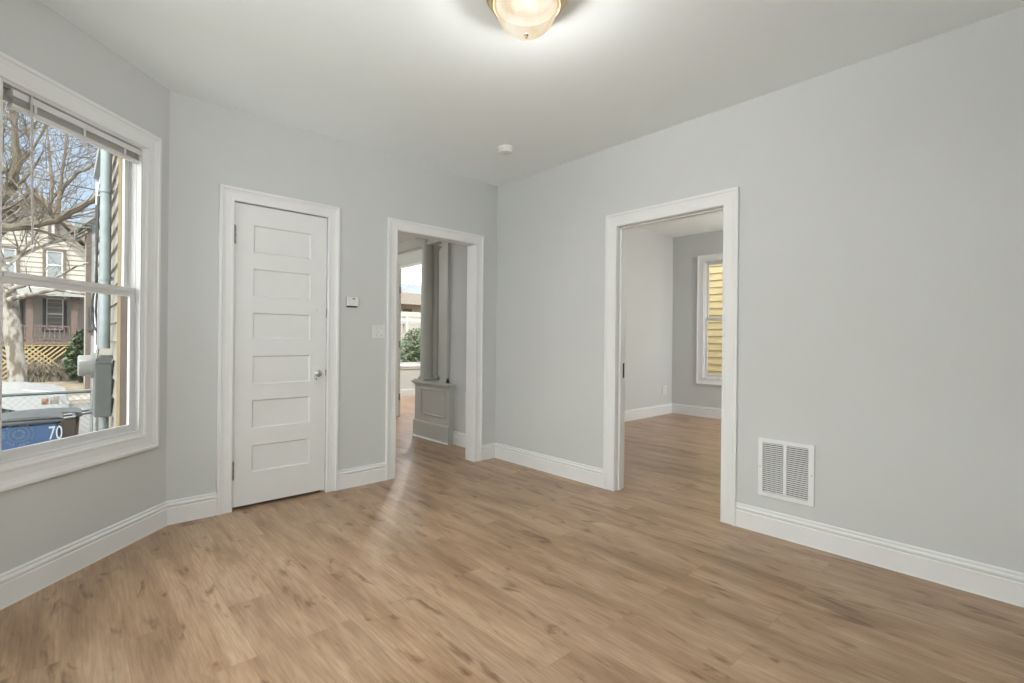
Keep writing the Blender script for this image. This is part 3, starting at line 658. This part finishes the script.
# ------------------------------------------------------------------ bins
def bin_(name, x0, x1, y0, y1, zt, body, lid, label):
    c = Vector(((x0 + x1) / 2, (y0 + y1) / 2, -.605)); b = thing(name, c, label, 'trash bin')
    w, d = (x1 - x0) / 2, (y1 - y0) / 2; h = zt + .605
    bm = B()
    k = .84
    pts = [Vector((-w * k, -d * k, .06)), Vector((w * k, -d * k, .06)), Vector((w * k, d * k, .06)), Vector((-w * k, d * k, .06))]
    top = [Vector((-w, -d, h - .09)), Vector((w, -d, h - .09)), Vector((w, d, h - .09)), Vector((-w, d, h - .09))]
    a = [bm.verts.new(p) for p in pts]; e = [bm.verts.new(p) for p in top]
    bm.faces.new(a); bm.faces.new(e)
    for i in range(4): bm.faces.new((a[i], a[(i + 1) % 4], e[(i + 1) % 4], e[i]))
    bmesh.ops.bevel(bm, geom=[x for x in bm.edges], offset=.03, segments=3, affect='EDGES')
    link('body', bm, body, b, smooth=True)
    bm = B(); box(bm, FW, -w - .02, w + .02, -d - .02, d + .02, h - .10, h - .06, bev=.012); link('rim', bm, lid, b, smooth=True)
    bm = B(); prism(bm, [Vector((-w - .02, -d - .03, h - .055)), Vector((w + .01, -d - .03, h - .055)), Vector((w - .03, -d - .03, h - .042)), Vector((w * .2, -d - .03, h - .03)), Vector((-w * .6, -d - .03, h - .035))], (0, 2 * d + .05, 0)); link('lid', bm, lid, b)
    bm = B(); tube(bm, [(w + .0, -d * .7, h - .08), (w + .10, -d * .7, h - .07), (w + .10, d * .7, h - .07), (w, d * .7, h - .08)], .016, 8); link('handle', bm, lid, b, smooth=True)
    for s in (-1, 1):
        bm = B(); lathe(bm, [(0, -.03), (.11, -.03), (.12, -.02), (.12, .02), (.11, .03), (0, .03)], 20, 'y', (w * .8, s * d * .9, .12)); link('wheel', bm, 'tyre', b, smooth=True)
    return b, w, d, h
p0, p1 = on_y(-6, 415, 6.75), on_y(61, 414, 6.75)
bn, bw, bd, bh = bin_('trash_bin', p0.x, p1.x, 6.75, 7.12, .425, 'bin_blue', 'bin_lid', 'blue wheeled recycling bin with a white number, outside the bay window')
def flat_text(s, size, loc, rot, m, parent, name, label=None):
    cu = bpy.data.curves.new(name, 'FONT'); cu.body = s; cu.size = size; cu.extrude = .001; cu.align_x = 'CENTER'; cu.align_y = 'CENTER'
    tmp = bpy.data.objects.new(name, cu); S.collection.objects.link(tmp); me = bpy.data.meshes.new_from_object(tmp.evaluated_get(bpy.context.evaluated_depsgraph_get()))
    bpy.data.objects.remove(tmp); me.materials.clear(); cu = me
    o = bpy.data.objects.new(name, cu); S.collection.objects.link(o); o.location = loc; o.rotation_euler = rot; o.parent = parent; cu.materials.append(MATS[m])
    if label: o['label'] = label
    return o
tilt = math.atan2(bd * .16, bh - .15)
def on_face(xl, zl):   # a point on the bin's front face
    f = (zl - .06) / (bh - .15); return Vector((xl, -(bd * (.84 + .16 * f)) - .004, zl))
e1 = on_y(19, 434, 6.78); zc = e1.z + .605; xc = e1.x - bn.location.x
# round emblem: an outer ring of ticks, a ring, and three curved arrows
bm = B(); rad = .092
for k in range(26):
    a = 2 * PI * k / 26; r0, r1 = rad, rad + .022
    if k % 4 == 3: continue
    qd = [on_face(xc + r * math.cos(t), zc + r * math.sin(t)) for r, t in ((r0, a - .07), (r1, a - .07), (r1, a + .07), (r0, a + .07))]
    bm.faces.new([bm.verts.new(p) for p in qd])
def arc(r0, r1, t0, t1, n=14):
    for i in range(n):
        s0, s1 = t0 + (t1 - t0) * i / n, t0 + (t1 - t0) * (i + 1) / n
        bm.faces.new([bm.verts.new(on_face(xc + r * math.cos(t), zc + r * math.sin(t))) for r, t in ((r0, s0), (r1, s0), (r1, s1), (r0, s1))])
arc(.068, .076, 0, 2 * PI, 36)
for k in range(3):
    a = k * 2 * PI / 3; arc(.030, .046, a, a + 1.45)
    bm.faces.new([bm.verts.new(on_face(xc + r * math.cos(t), zc + r * math.sin(t))) for r, t in ((.022, a + 1.45), (.056, a + 1.45), (.038, a + 1.95))])
bmesh.ops.solidify(bm, geom=bm.faces[:], thickness=.0008)
link('emblem', bm, 'bin_emblem', bn, label='round pale blue recycling emblem')
e2 = on_y(55.5, 433, 6.78)
flat_text('70', .21, on_face(e2.x - bn.location.x, e2.z + .605 - .0), (PI / 2 - tilt, 0, 0), 'bin_paint', bn, 'painted_number', 'hand-painted white number').scale = (.52, .92, 1)
p0, p1 = on_y(60, 415, 7.25), on_y(80, 415, 7.25)
bin_('trash_bin', p0.x - .45, p1.x, 7.25, 7.65, .40, 'bin_brown', 'bin_lid', 'dark brown wheeled bin standing behind the blue one')

# ------------------------------------------------------------------ chain-link fence
fy = 9.0
fn = thing('chain_link_fence', (-.2, fy, -.605), 'grey chain-link fence with a dark top rail between the bins and the pickup', 'fence')
tb = fn.location; zf = .425
bm = B(); tube(bm, [Vector((-2.2, fy, zf)) - tb, Vector((.35, fy, zf)) - tb], .019, 8); link('top_rail', bm, 'wire_green', fn)
for xx in (-2.2, -.62, .30):
    bm = B(); tube(bm, [Vector((xx, fy, -.6)) - tb, Vector((xx, fy, zf + .03)) - tb], .024, 8); link('post', bm, 'galvanised', fn)
bm = B(); hgt = zf + .58
xx = -2.2 - hgt
while xx < .30:
    for sgn in (1, -1):
        a, b = (xx, xx + hgt)
        pa = [(a, 0), (b, hgt)] if sgn > 0 else [(a, hgt), (b, 0)]
        (xa, za), (xb, zb) = pa
        # clip to the fence's span
        def cl_(xv): return za + (zb - za) * (xv - xa) / (xb - xa)
        x0, x1 = max(xa, -2.2), min(xb, .30)
        if x1 - x0 > .02: tube(bm, [Vector((x0, fy, cl_(x0) - .58)) - tb, Vector((x1, fy, cl_(x1) - .58)) - tb], .0028, 3, False)
    xx += .075
o = link('wire_mesh', bm, 'galvanised', fn)

# ------------------------------------------------------------------ white pickup, facing right
px0 = on_y(69, 400, 10.6)
pk = thing('pickup_truck', (px0.x, 11.4, -.612), 'white pickup truck parked beyond the fence, front end to the right', 'pickup truck')
pk.scale = (1, 1, .90)
# side profile (x back from the nose, z up)
prof = [(0, .42), (.0, .78), (-.04, .94), (-.20, 1.03), (-.55, 1.09), (-1.25, 1.13), (-1.50, 1.16), (-2.15, 1.74), (-3.35, 1.77), (-3.55, 1.20), (-5.30, 1.18), (-5.36, .50), (-5.0, .42)]
def arch(cx, r, n=10): return [(cx - r * math.cos(PI * i / n), .42 + r * math.sin(PI * i / n) * 1.02) for i in range(n + 1)]
low = [(-5.0, .42)] + arch(-4.35, .45) + arch(-.85, .45)
pp = prof[:-1] + low
bm = B()
vs = [[bm.verts.new(Vector((x, y, z))) for x, z in pp] for y in (-.84, .84)]
n = len(pp); bm.faces.new(vs[0]); bm.faces.new(vs[1][::-1])
for i in range(n): bm.faces.new((vs[0][i], vs[0][(i + 1) % n], vs[1][(i + 1) % n], vs[1][i]))
sharp = [e for e in bm.edges if abs(e.verts[0].co.y - e.verts[1].co.y) < .01 and (e.verts[0].co.z > .75 and e.verts[1].co.z > .75)]
bmesh.ops.bevel(bm, geom=sharp, offset=.07, segments=4, affect='EDGES')
bmesh.ops.triangulate(bm, faces=[f for f in bm.faces if len(f.verts) > 6])
link('body', bm, 'car_white', pk, smooth=True)
for cx_ in (-.85, -4.35):
    for y in (-.84, .62):
        bm = B(); lathe(bm, [(0, 0), (.20, 0), (.22, -.01), (.36, -.01), (.385, .02), (.385, .20), (.36, .23), (0, .23)], 32, 'y', (cx_, y, .385)); wh = link('wheel', bm, 'tyre', pk, smooth=True)
        bm = B(); lathe(bm, [(0, -.015), (.07, -.02), (.19, -.012), (.205, 0), (0, .01)], 24, 'y', (cx_, y, .385)); link('hubcap', bm, 'steel', wh, smooth=True)
for y in (-.845, .52):
    bm = B(); box(bm, FW, -.23, -.11, y, y + .32, .80, .95, bev=.02); link('headlight', bm, 'lamp_clear', pk, smooth=True)
    bm = B(); box(bm, FW, -.32, -.235, y - .005, y + .325, .81, .92, bev=.015); link('turn_signal', bm, 'lamp_orange', pk, smooth=True)
bm = B(); box(bm, FW, -.06, .10, -.86, .86, .40, .60, bev=.04); link('bumper', bm, 'steel', pk, smooth=True)
for y in (-.842, .835):
    bm = B(); prism(bm, [Vector((-1.72, y, 1.20)), Vector((-2.20, y, 1.66)), Vector((-3.28, y, 1.68)), Vector((-3.40, y, 1.22))], (0, .007, 0)); link('side_window', bm, 'car_glass', pk)
bm = B(); prism(bm, [Vector((-1.53, -.72, 1.20)), Vector((-1.53, .72, 1.20)), Vector((-2.12, .66, 1.72)), Vector((-2.12, -.66, 1.72))], (.012, 0, .012)); link('windscreen', bm, 'car_glass', pk)
bm = B(); box(bm, FW, -1.85, -1.70, -1.0, -.86, 1.16, 1.34, bev=.03); link('mirror', bm, 'car_white', pk, smooth=True)

# ------------------------------------------------------------------ house across the street
HY = 30.0
def hp_(u, v, dy=0): return on_y(u, v, HY + dy)
hs = thing('house', (hp_(40, 340).x, HY, -.605), 'cream two-storey gabled house with brown porch across the street', 'house')
hb = hs.location
def hbox(name, u0, u1, v0, v1, y0, y1, m, parent=None, yr=0, bev=0, label=None):
    a, b = on_y(u0, v1, HY + yr), on_y(u1, v0, HY + yr)
    bm = B(); box(bm, FW, a.x, b.x, HY + y0, HY + y1, a.z, b.z, base=hb); return link(name, bm, m, parent or hs, label=label)
xL, xR = hp_(-22, 300).x, hp_(85, 300).x
zE, zA = hp_(85, 250).z, hp_(32, 196).z; xm = (xL + xR) / 2
bm = B()
z = -.6; k = 0
prism(bm, [Vector((xL, HY, -.6)) - hb, Vector((xR, HY, -.6)) - hb, Vector((xR, HY, zE)) - hb, Vector((xm, HY, zA)) - hb, Vector((xL, HY, zE)) - hb], (0, 9, 0))
z = 4.0
while z < zA - .1:   # clapboard lips
    w = (xR - xL) / 2 * min(1, (zA - z) / (zA - zE))
    box(bm, FW, xm - w, xm + w, HY - .03, HY, z, z + .03, base=hb); z += .22
link('wall', bm, 'house_cream', hs)
bm = B()
for s, x0 in ((-1, xL), (1, xR)):
    prism(bm, [Vector((xm, HY - .5, zA + .25)) - hb, Vector((xm, HY - .5, zA)) - hb, Vector((x0 + s * .45, HY - .5, zE - .28)) - hb, Vector((x0 + s * .45, HY - .5, zE - .03)) - hb], (0, 10, 0))
link('roof', bm, 'roof_brown', hs)
def hwin(u0, u1, v0, v1, frame, pane, yoff=-.08, mid=None, parent=None):
    a, b = on_y(u0, v1, HY + yoff), on_y(u1, v0, HY + yoff); c = hb
    bm = B(); t = .115; f = Fr((0, HY + yoff), (1, 0), (0, 1))
    frame4(bm, f, a.x, b.x, a.z, b.z, -.05, .07, t, t, t * .7, t, c)
    w = link('window', bm, frame, hs)
    bm = B(); box(bm, f, a.x + t, b.x - t, .0, .04, a.z + t * .7, b.z - t, base=c); p = link('pane', bm, pane, w)
    bm = B(); zm = (a.z + b.z) / 2; frame4(bm, f, a.x + t, b.x - t, a.z + .11, b.z - t, -.03, .0, .035, .035, .035, .035, c); box(bm, f, a.x + t, b.x - t, -.03, 0, zm - .025, zm + .025, base=c); link('sash', bm, 'trim_paint', w)
hwin(42.5, 66.5, 250, 281, 'frame_brown', 'pane_grey'); hwin(-2, 20, 247, 280, 'frame_brown', 'pane_grey'); hwin(48, 58, 222, 238, 'frame_brown', 'pane_grey')
hwin(42.5, 67, 296.5, 332, 'frame_black', 'curtain_tan', -.06)
hwin(-14, 4, 297, 332, 'frame_black', 'curtain_tan', -.06)
# porch: pinkish wall, door, floor, posts, rails, lattice
a, b = hp_(-22, 341.5), hp_(84, 296)
bm = B(); box(bm, FW, a.x + .02, b.x - .02, HY - .04, HY, a.z, b.z, base=hb); zz = a.z + .2
while zz < b.z: box(bm, FW, a.x + .02, b.x - .02, HY - .065, HY - .04, zz, zz + .03, base=hb); zz += .22
link('porch_wall', bm, 'house_pink', hs)
hbox('door', 18.5, 23.5, 299, 341, -.12, -.04, 'frame_black', label='dark front door')
PY = -2.0
pf = on_y(20, 341.5, HY + PY).z
xa, xb = on_y(-20, 340, HY + PY).x, on_y(78, 340, HY + PY).x
bm = B(); box(bm, FW, xa, xb, HY + PY, HY - .05, pf - .12, pf, base=hb); link('porch_floor', bm, 'porch_brown', hs)
zr = on_y(50, 296, HY + PY).z
bm = B(); prism(bm, [Vector((xa - .3, HY + PY - .3, zr)) - hb, Vector((xa - .3, HY - .05, zr)) - hb, Vector((xa - .3, HY - .05, zr + .75)) - hb, Vector((xa - .3, HY + PY - .3, zr + .3)) - hb], (xb - xa + .6, 0, 0)); link('porch_roof', bm, 'house_grey', hs)
for u in (29.5, 74.5, -12):
    p = on_y(u, 320, HY + PY).x
    bm = B(); box(bm, FW, p - .10, p + .10, HY + PY + .05, HY + PY + .25, pf, zr, base=hb); box(bm, FW, p - .16, p + .16, HY + PY, HY + PY + .3, zr - .12, zr, base=hb); link('porch_post', bm, 'porch_brown', hs)
zrail = on_y(50, 325.5, HY + PY).z
bm = B(); box(bm, FW, xa, xb - .3, HY + PY + .12, HY + PY + .20, zrail - .06, zrail, base=hb); box(bm, FW, xa, xb - .3, HY + PY + .13, HY + PY + .19, pf + .1, pf + .15, base=hb)
x = xa
while x < xb - .3: box(bm, FW, x, x + .035, HY + PY + .14, HY + PY + .175, pf + .1, zrail, base=hb); x += .15
link('railing', bm, 'porch_brown', hs)
zl0, zl1 = -.55, pf - .12
bm = B(); x = xa - 1.5; hl = zl1 - zl0
while x < xb + .2:
    for sg in (0, 1):
        x0, x1 = (x, x + hl) if sg == 0 else (x + hl, x)
        if max(x0, x1) > xb + .05 or min(x0, x1) < xa - .05: continue
        dx = Vector((.036, 0, 0))
        p = Vector((x0, HY + PY + .04 + sg * .015, zl0)) - hb; r = Vector((x1, HY + PY + .04 + sg * .015, zl1)) - hb
        prism(bm, [p - dx, p + dx, r + dx, r - dx], (0, .012, 0))
    x += .19
box(bm, FW, xa, xb, HY + PY + .02, HY + PY + .03 + .03, zl1 - .06, zl1, base=hb)
link('lattice', bm, 'lattice', hs, label='pale yellow diagonal lattice under the porch')
bm = B(); box(bm, FW, xa, xb, HY + PY + .5, HY + PY + .55, zl0, zl1, base=hb); link('porch_base', bm, 'frame_brown', hs)
# grey house further right, partly behind the conduit
gh = thing('house', (hp_(105, 340).x, 23, -.605), 'narrow pale grey house just right of the cream one, behind the conduit', 'house')
gb = gh.location
x0, x1 = on_y(86.5, 300, 22).x, on_y(86.5, 300, 22).x + 5
z0, z1 = on_y(88, 224, 22).z, on_y(98, 205, 22).z
bm = B(); prism(bm, [Vector((x0, 22, -.6)) - gb, Vector((x1, 22, -.6)) - gb, Vector((x1, 22, z0)) - gb, Vector(((x0 + x1) / 2, 22, z0 + 2.6)) - gb, Vector((x0, 22, z0)) - gb], (0, 2.5, 0)); link('wall', bm, 'house_grey', gh)
bm = B()
for sx, xx in ((-1, x0), (1, x1)): prism(bm, [Vector(((x0 + x1) / 2, 21.7, z0 + 2.85)) - gb, Vector(((x0 + x1) / 2, 21.7, z0 + 2.6)) - gb, Vector((xx + sx * .3, 21.7, z0 - .3)) - gb, Vector((xx + sx * .3, 21.7, z0 - .05)) - gb], (0, 3, 0))
link('roof', bm, 'roof_grey', gh)
bm = B(); box(bm, FW, x0 - .02, x0 + .12, 21.94, 22.0, -.6, z0, base=gb); link('corner_board', bm, 'frame_brown', gh)
a, b = on_y(88, 331, 21.9), on_y(96.5, 307, 21.9)
f = Fr((0, 21.95), (1, 0), (0, 1)); bm = B(); frame4(bm, f, a.x, b.x, a.z, b.z, -.05, .05, .09, .09, .09, .09, gb); w = link('window', bm, 'frame_black', gh)
bm = B(); box(bm, f, a.x + .08, b.x - .08, 0, .04, a.z + .08, b.z - .08, base=gb); link('pane', bm, 'pane_grey', w)

# ------------------------------------------------------------------ leaves and trees
def leaf_cloud(bm, c, rad, n, size, taper=0, rnd=random):
    for i in range(n):
        while True:
            p = Vector((rnd.uniform(-1, 1), rnd.uniform(-1, 1), rnd.uniform(-1, 1)))
            if p.length < 1: break
        p = p * (.55 + .45 * rnd.random()) if p.length < .6 else p
        k = 1 - taper * (p.z * .5 + .5)
        pos = Vector((c[0] + p.x * rad[0] * k, c[1] + p.y * rad[1] * k, c[2] + p.z * rad[2]))
        a = Vector((rnd.gauss(0, 1), rnd.gauss(0, 1), rnd.gauss(0, 1))).normalized(); b = a.orthogonal().normalized()
        s = size * rnd.uniform(.6, 1.3)
        vs = [bm.verts.new(pos + x) for x in (a * s, b * s * .45, -a * s, -b * s * .45)]
        bm.faces.new(vs)
rs = random.Random(3)
p = on_y(83.5, 362, 25)
sh = thing('shrub', (p.x, 25, -.605), 'rounded green evergreen shrub in front of the porch across the street', 'shrub')
bm = B(); leaf_cloud(bm, (0, 0, 1.05), (.68, .6, 1.0), 2600, .10, .45, rs); link('foliage', bm, 'leaf_green', sh)
bm = B()
for k in range(5): tube(bm, [(0, 0, 0), (rs.uniform(-.2, .2), rs.uniform(-.2, .2), .6), (rs.uniform(-.4, .4), rs.uniform(-.3, .3), 1.4)], [.04, .03, .01], 5)
link('stem', bm, 'bark', sh)
bm = B(); leaf_cloud(bm, (0, 0, 0), (1, 1, 1), 1, .01, 0, rs); bm.free()
# dry brush along the lattice
for k, (u, w) in enumerate(((26, .4), (45, .4), (65, .35))):
    p = on_y(u, 372, 26.3)
    db = B()
    for j in range(150):
        a = rs.uniform(-w, w); h = rs.uniform(.35, .95); l = rs.uniform(-.25, .25)
        tube(db, [(a, rs.uniform(-.3, .3), 0), (a + l * .5, rs.uniform(-.3, .3), h * .6), (a + l, rs.uniform(-.3, .3), h)], [.012, .009, .004], 3, False)
    o = link('dry_bush', db, 'bark'); o.location = (p.x, 26.3, -.605)
    tag(o, ['leftmost bare brown bush below the porch lattice', 'middle bare brown bush below the porch lattice', 'bare brown bush below the porch lattice, beside the green shrub'][k], 'bush', group='bare bushes below the porch')

def grow(bm, p, d, length, r, depth, rnd, spread=.55, up=.12):
    k = 5 if depth > 1 else 4
    pts = [p]; dd = d.normalized(); q0 = p
    for i in range(k):
        dd = (dd + Vector((rnd.gauss(0, .16), rnd.gauss(0, .16), rnd.gauss(0, .13) + up * .3))).normalized()
        q0 = q0 + dd * length / k; pts.append(q0)
    rr = [max(.0035, r * (1 - .62 * i / k)) for i in range(k + 1)]
    tube(bm, pts, rr, 6 if r > .05 else (4 if r > .012 else 3), False)
    if depth <= 0: return
    nb = 3 if depth > 1 else 4
    for i in range(nb):
        j = rnd.randint(1, k); base = pts[j]
        nd = (dd + Vector((rnd.gauss(0, spread), rnd.gauss(0, spread), rnd.gauss(0, spread) + up))).normalized()
        grow(bm, base, nd, length * rnd.uniform(.5, .75), rr[j] * .62, depth - 1, rnd, spread, up)
def limb(bm, px, d, r0, r1, rnd, twigs, tl, depth=2):
    pts = [at(u, v, d + (dd[0] if dd else 0)) for u, v, *dd in px]
    # smooth the polyline a little
    out = []
    for i in range(len(pts) - 1):
        for s in range(3):
            out.append(pts[i].lerp(pts[i + 1], s / 3) + Vector((rnd.gauss(0, .012), rnd.gauss(0, .012), rnd.gauss(0, .012))) * (1 if s else 0))
    out.append(pts[-1]); n = len(out)
    rr = [r0 + (r1 - r0) * i / (n - 1) for i in range(n)]
    tube(bm, out, rr, 9)
    for i in range(twigs):
        j = rnd.randint(1, n - 2); t = (out[j + 1] - out[j]).normalized()
        nd = (t * .5 + Vector((rnd.gauss(0, .8), rnd.gauss(0, .5), rnd.uniform(-.15, 1.0)))).normalized()
        grow(bm, out[j], nd, tl * rnd.uniform(.6, 1.2), rr[j] * .38, depth, rnd)
    return out
rt = random.Random(11)
tr = thing('sycamore_tree', at(19, 398, 14.6), 'mottled pale bare tree with forking limbs, left in the bay window view', 'tree')
bm = B()
g0 = at(20, 399, 14.5); g0.z = -.61
tk = [g0, at(18.5, 384, 14.5), at(15, 350, 14.5), at(11, 318, 14.5), at(8, 296, 14.5), at(2, 275, 14.5), at(-8, 240, 14.5), at(-14, 200, 14.5)]
tube(bm, tk, [.26, .22, .20, .215, .22, .17, .14, .11], 14)
for i in range(10): grow(bm, tk[5].lerp(tk[7], rt.random()), Vector((rt.uniform(.1, 1), rt.uniform(-.3, .3), rt.uniform(.2, 1))), 2.4, .05, 3, rt)
bm.transform(Matrix.Translation(-tr.location)); link('trunk', bm, 'bark_pale', tr, smooth=True)
bm = B()
limb(bm, [(9, 300), (20, 297), (32, 294), (53, 290), (66, 291), (84, 294)], 14.3, .085, .03, rt, 5, 1.0, 1)
limb(bm, [(7, 292), (17, 287), (30, 284), (40, 285), (52, 279), (70, 270), (90, 262)], 14.3, .07, .02, rt, 5, 1.0, 1)
bm.transform(Matrix.Translation(-tr.location)); link('low_branch', bm, 'bark_pale', tr, smooth=True)

t2_ = thing('bare_tree', at(-40, 330, 10.5), 'bare brown tree whose long bough crosses the upper bay window view', 'tree')
bm = B()
g = at(-45, 330, 10.5); g.z = -.61
tube(bm, [g, at(-42, 300, 10.5), at(-38, 262, 10.5), at(-22, 234, 10.5), at(0, 227, 10.5)], [.20, .17, .15, .11, .085], 12)
limb(bm, [(0, 227), (15, 227), (29, 224.5), (43, 223), (56, 220), (65, 216), (73, 211), (87, 203), (102, 195), (118, 188)], 10.5, .085, .055, rt, 16, 1.1, 2)
limb(bm, [(54, 220), (58, 203), (64, 187), (77, 173), (90, 167), (104, 162), (116, 158)], 10.5, .038, .022, rt, 9, .9, 2)
limb(bm, [(-38, 262), (-20, 225), (0, 199), (9, 190), (14.5, 180), (16, 160), (15.5, 140), (12.5, 114), (14, 90), (20, 50)], 10.5, .12, .03, rt, 26, 1.3, 3)
limb(bm, [(14.5, 182), (20, 165), (32, 150), (44, 128), (56, 95)], 10.5, .035, .015, rt, 12, 1.0, 2)
limb(bm, [(56, 218), (60, 192), (61.5, 180), (64, 160), (67, 138), (69, 110), (66, 70)], 10.5, .034, .02, rt, 14, 1.1, 3)
limb(bm, [(0, 199), (-6, 170), (2, 150), (0, 120), (6, 90)], 10.5, .05, .02, rt, 14, 1.2, 3)
bm.transform(Matrix.Translation(-t2_.location)); link('trunk', bm, 'bark', t2_, smooth=True)
t3 = thing('bare_tree', at(50, 372, 24), 'thin bare tree far behind, its fine twigs against the sky', 'tree')
bm = B(); g = at(48, 372, 34); g.z = -.61
pts = [g, at(47, 300, 34), at(50, 240, 34), at(52, 180, 34), at(46, 120, 34)]
tube(bm, pts, [.22, .18, .15, .1, .04], 8)
for i in range(13): grow(bm, pts[1].lerp(pts[4], rt.uniform(.35, 1)), Vector((rt.gauss(0, .8), rt.gauss(0, .3), rt.uniform(.1, 1))), 4.2, .045, 3, rt)
bm.transform(Matrix.Translation(-t3.location)); link('trunk', bm, 'bark', t3, smooth=True)

# ------------------------------------------------------------------ cables
def cable(name, pts, r, m, label, cat='cable', group=None):
    P = [at(*p) for p in pts]; c = P[0].copy(); bm = B(); tube(bm, [p - c for p in P], r, 6); o = link(name, bm, m, smooth=True); o.location = c; tag(o, label, cat, group); return o
cable('power_line', [(-20, 166, 16), (30, 176, 15), (60, 183, 14.5), (112, 193, 14)], .020, 'wire_green', 'topmost dark power line seen through the bay window', group='overhead power lines')
cable('power_line', [(-20, 182, 16), (30, 190, 15), (86, 201, 14.5), (112, 206, 14)], .016, 'wire_green', 'second dark power line from the top, through the bay window', group='overhead power lines')
cable('power_line', [(-20, 205, 16), (20, 212, 15), (50, 218, 14.5), (112, 229, 14)], .022, 'wire_green', 'lowest dark power line crossing behind the long bough', group='overhead power lines')
cable('service_cable', [(98.5, 196, 4.6), (97.5, 230, 4.6), (96.5, 262, 4.6), (96, 281, 4.6), (92.5, 300, 4.6), (91, 315, 4.6), (94, 327, 4.6), (98, 333, 4.6)], .010, 'cable_black', 'black cable looping down left of the conduit pipe, the outer loop')
cable('service_cable', [(96.5, 205, 4.7), (96.3, 250, 4.7), (97, 290, 4.7), (95.8, 312, 4.7), (97.3, 326, 4.7), (97.2, 345, 4.7)], .009, 'cable_black', 'thinner black cable hanging close against the conduit pipe')
cable('ground_cable', [(99, 300, 4.55), (98.7, 345, 4.5), (96, 358, 4.45), (94, 368, 4.4), (95, 382, 4.3), (97, 400, 4.2)], .012, 'meter_white', 'pale cable bending down beside the meter')

# ------------------------------------------------------------------ outside the living room and bedroom windows
LY = 16.0
nb = thing('house', (on_y(407, 340, 22).x, 22, -.605), 'peach house with a brick patch and pale roof, seen through the far living room window', 'house')
c = nb.location
def nbox(name, u0, u1, v0, v1, y, t, m, par=None):
    a, b = on_y(u0, v1, y), on_y(u1, v0, y); bm = B(); box(bm, FW, a.x, b.x, y, y + t, a.z, b.z, base=c); return link(name, bm, m, par or nb)
nbox('wall', 380, 440, 302, 385, 22, 5, 'peach_wall'); nbox('brick_band', 398, 408, 292, 303, 21.8, 6, 'brick'); nbox('roof', 376, 444, 296, 302, 21.4, 6, 'far_roof')
nbox('porch_beam', 396, 440, 313.5, 316, 20.4, .3, 'house_cream'); nbox('window', 404, 412, 309, 312, 21.9, .1, 'frame_black'); nbox('porch_rail', 396, 440, 321, 323.5, 20.3, .2, 'house_grey')
nbox('porch_recess', 398, 440, 316, 360, 21.7, .3, 'house_pink')
nbox('porch_post', 405.5, 408.5, 316, 365, 20.2, .3, 'house_cream'); 
p = on_y(413, 350, 12.3)
hd = thing('shrub', (p.x, 12.3, -.605), 'leafy green bush right outside the far living room window', 'shrub')
bm = B(); leaf_cloud(bm, (0.1, 0, 1.2), (.78, .5, .95), 3200, .06, .3, rs); link('foliage', bm, 'leaf_far', hd)
bm = B(); tube(bm, [(0, 0, 0), (.05, 0, 1.2)], [.04, .02], 6); link('stem', bm, 'bark', hd)
p = on_y(400, 300, 26)
ft = thing('bare_tree', (p.x + 1.6, 32, -.605), 'pale hazy tree behind the peach house in the living room window', 'tree')
bm = B(); tube(bm, [(0, 0, 0), (0, 0, 3.5)], [.18, .12], 8)
for i in range(22): grow(bm, Vector((0, 0, rt.uniform(2.2, 3.6))), Vector((rt.gauss(0, .8), rt.gauss(0, .5), rt.uniform(.3, 1))), 2.2, .06, 3, rt)
link('trunk', bm, 'bark_pale', ft, smooth=True)

ns = thing('neighbour_house', (9.4, 3.2, -.605), 'yellow clapboard neighbouring house wall outside the bedroom window', 'house')
c = ns.location; bm = B(); z = -.6
while z < 4.2:
    prism(bm, [Vector((9.4, 0, z)) - c, Vector((9.372, 0, z)) - c, Vector((9.376, 0, z + .012)) - c, Vector((9.394, 0, z + .14)) - c, Vector((9.4, 0, z + .14)) - c], (0, 6.4, 0)); z += .137
box(bm, FW, 9.4, 9.6, 0, 6.4, -.6, 4.25, base=c)
link('siding', bm, 'siding_yellow', ns)
bm = B(); box(bm, FW, 8.95, 9.7, -.2, 6.6, 4.25, 4.4, base=c); link('eave', bm, 'trim_paint', ns)
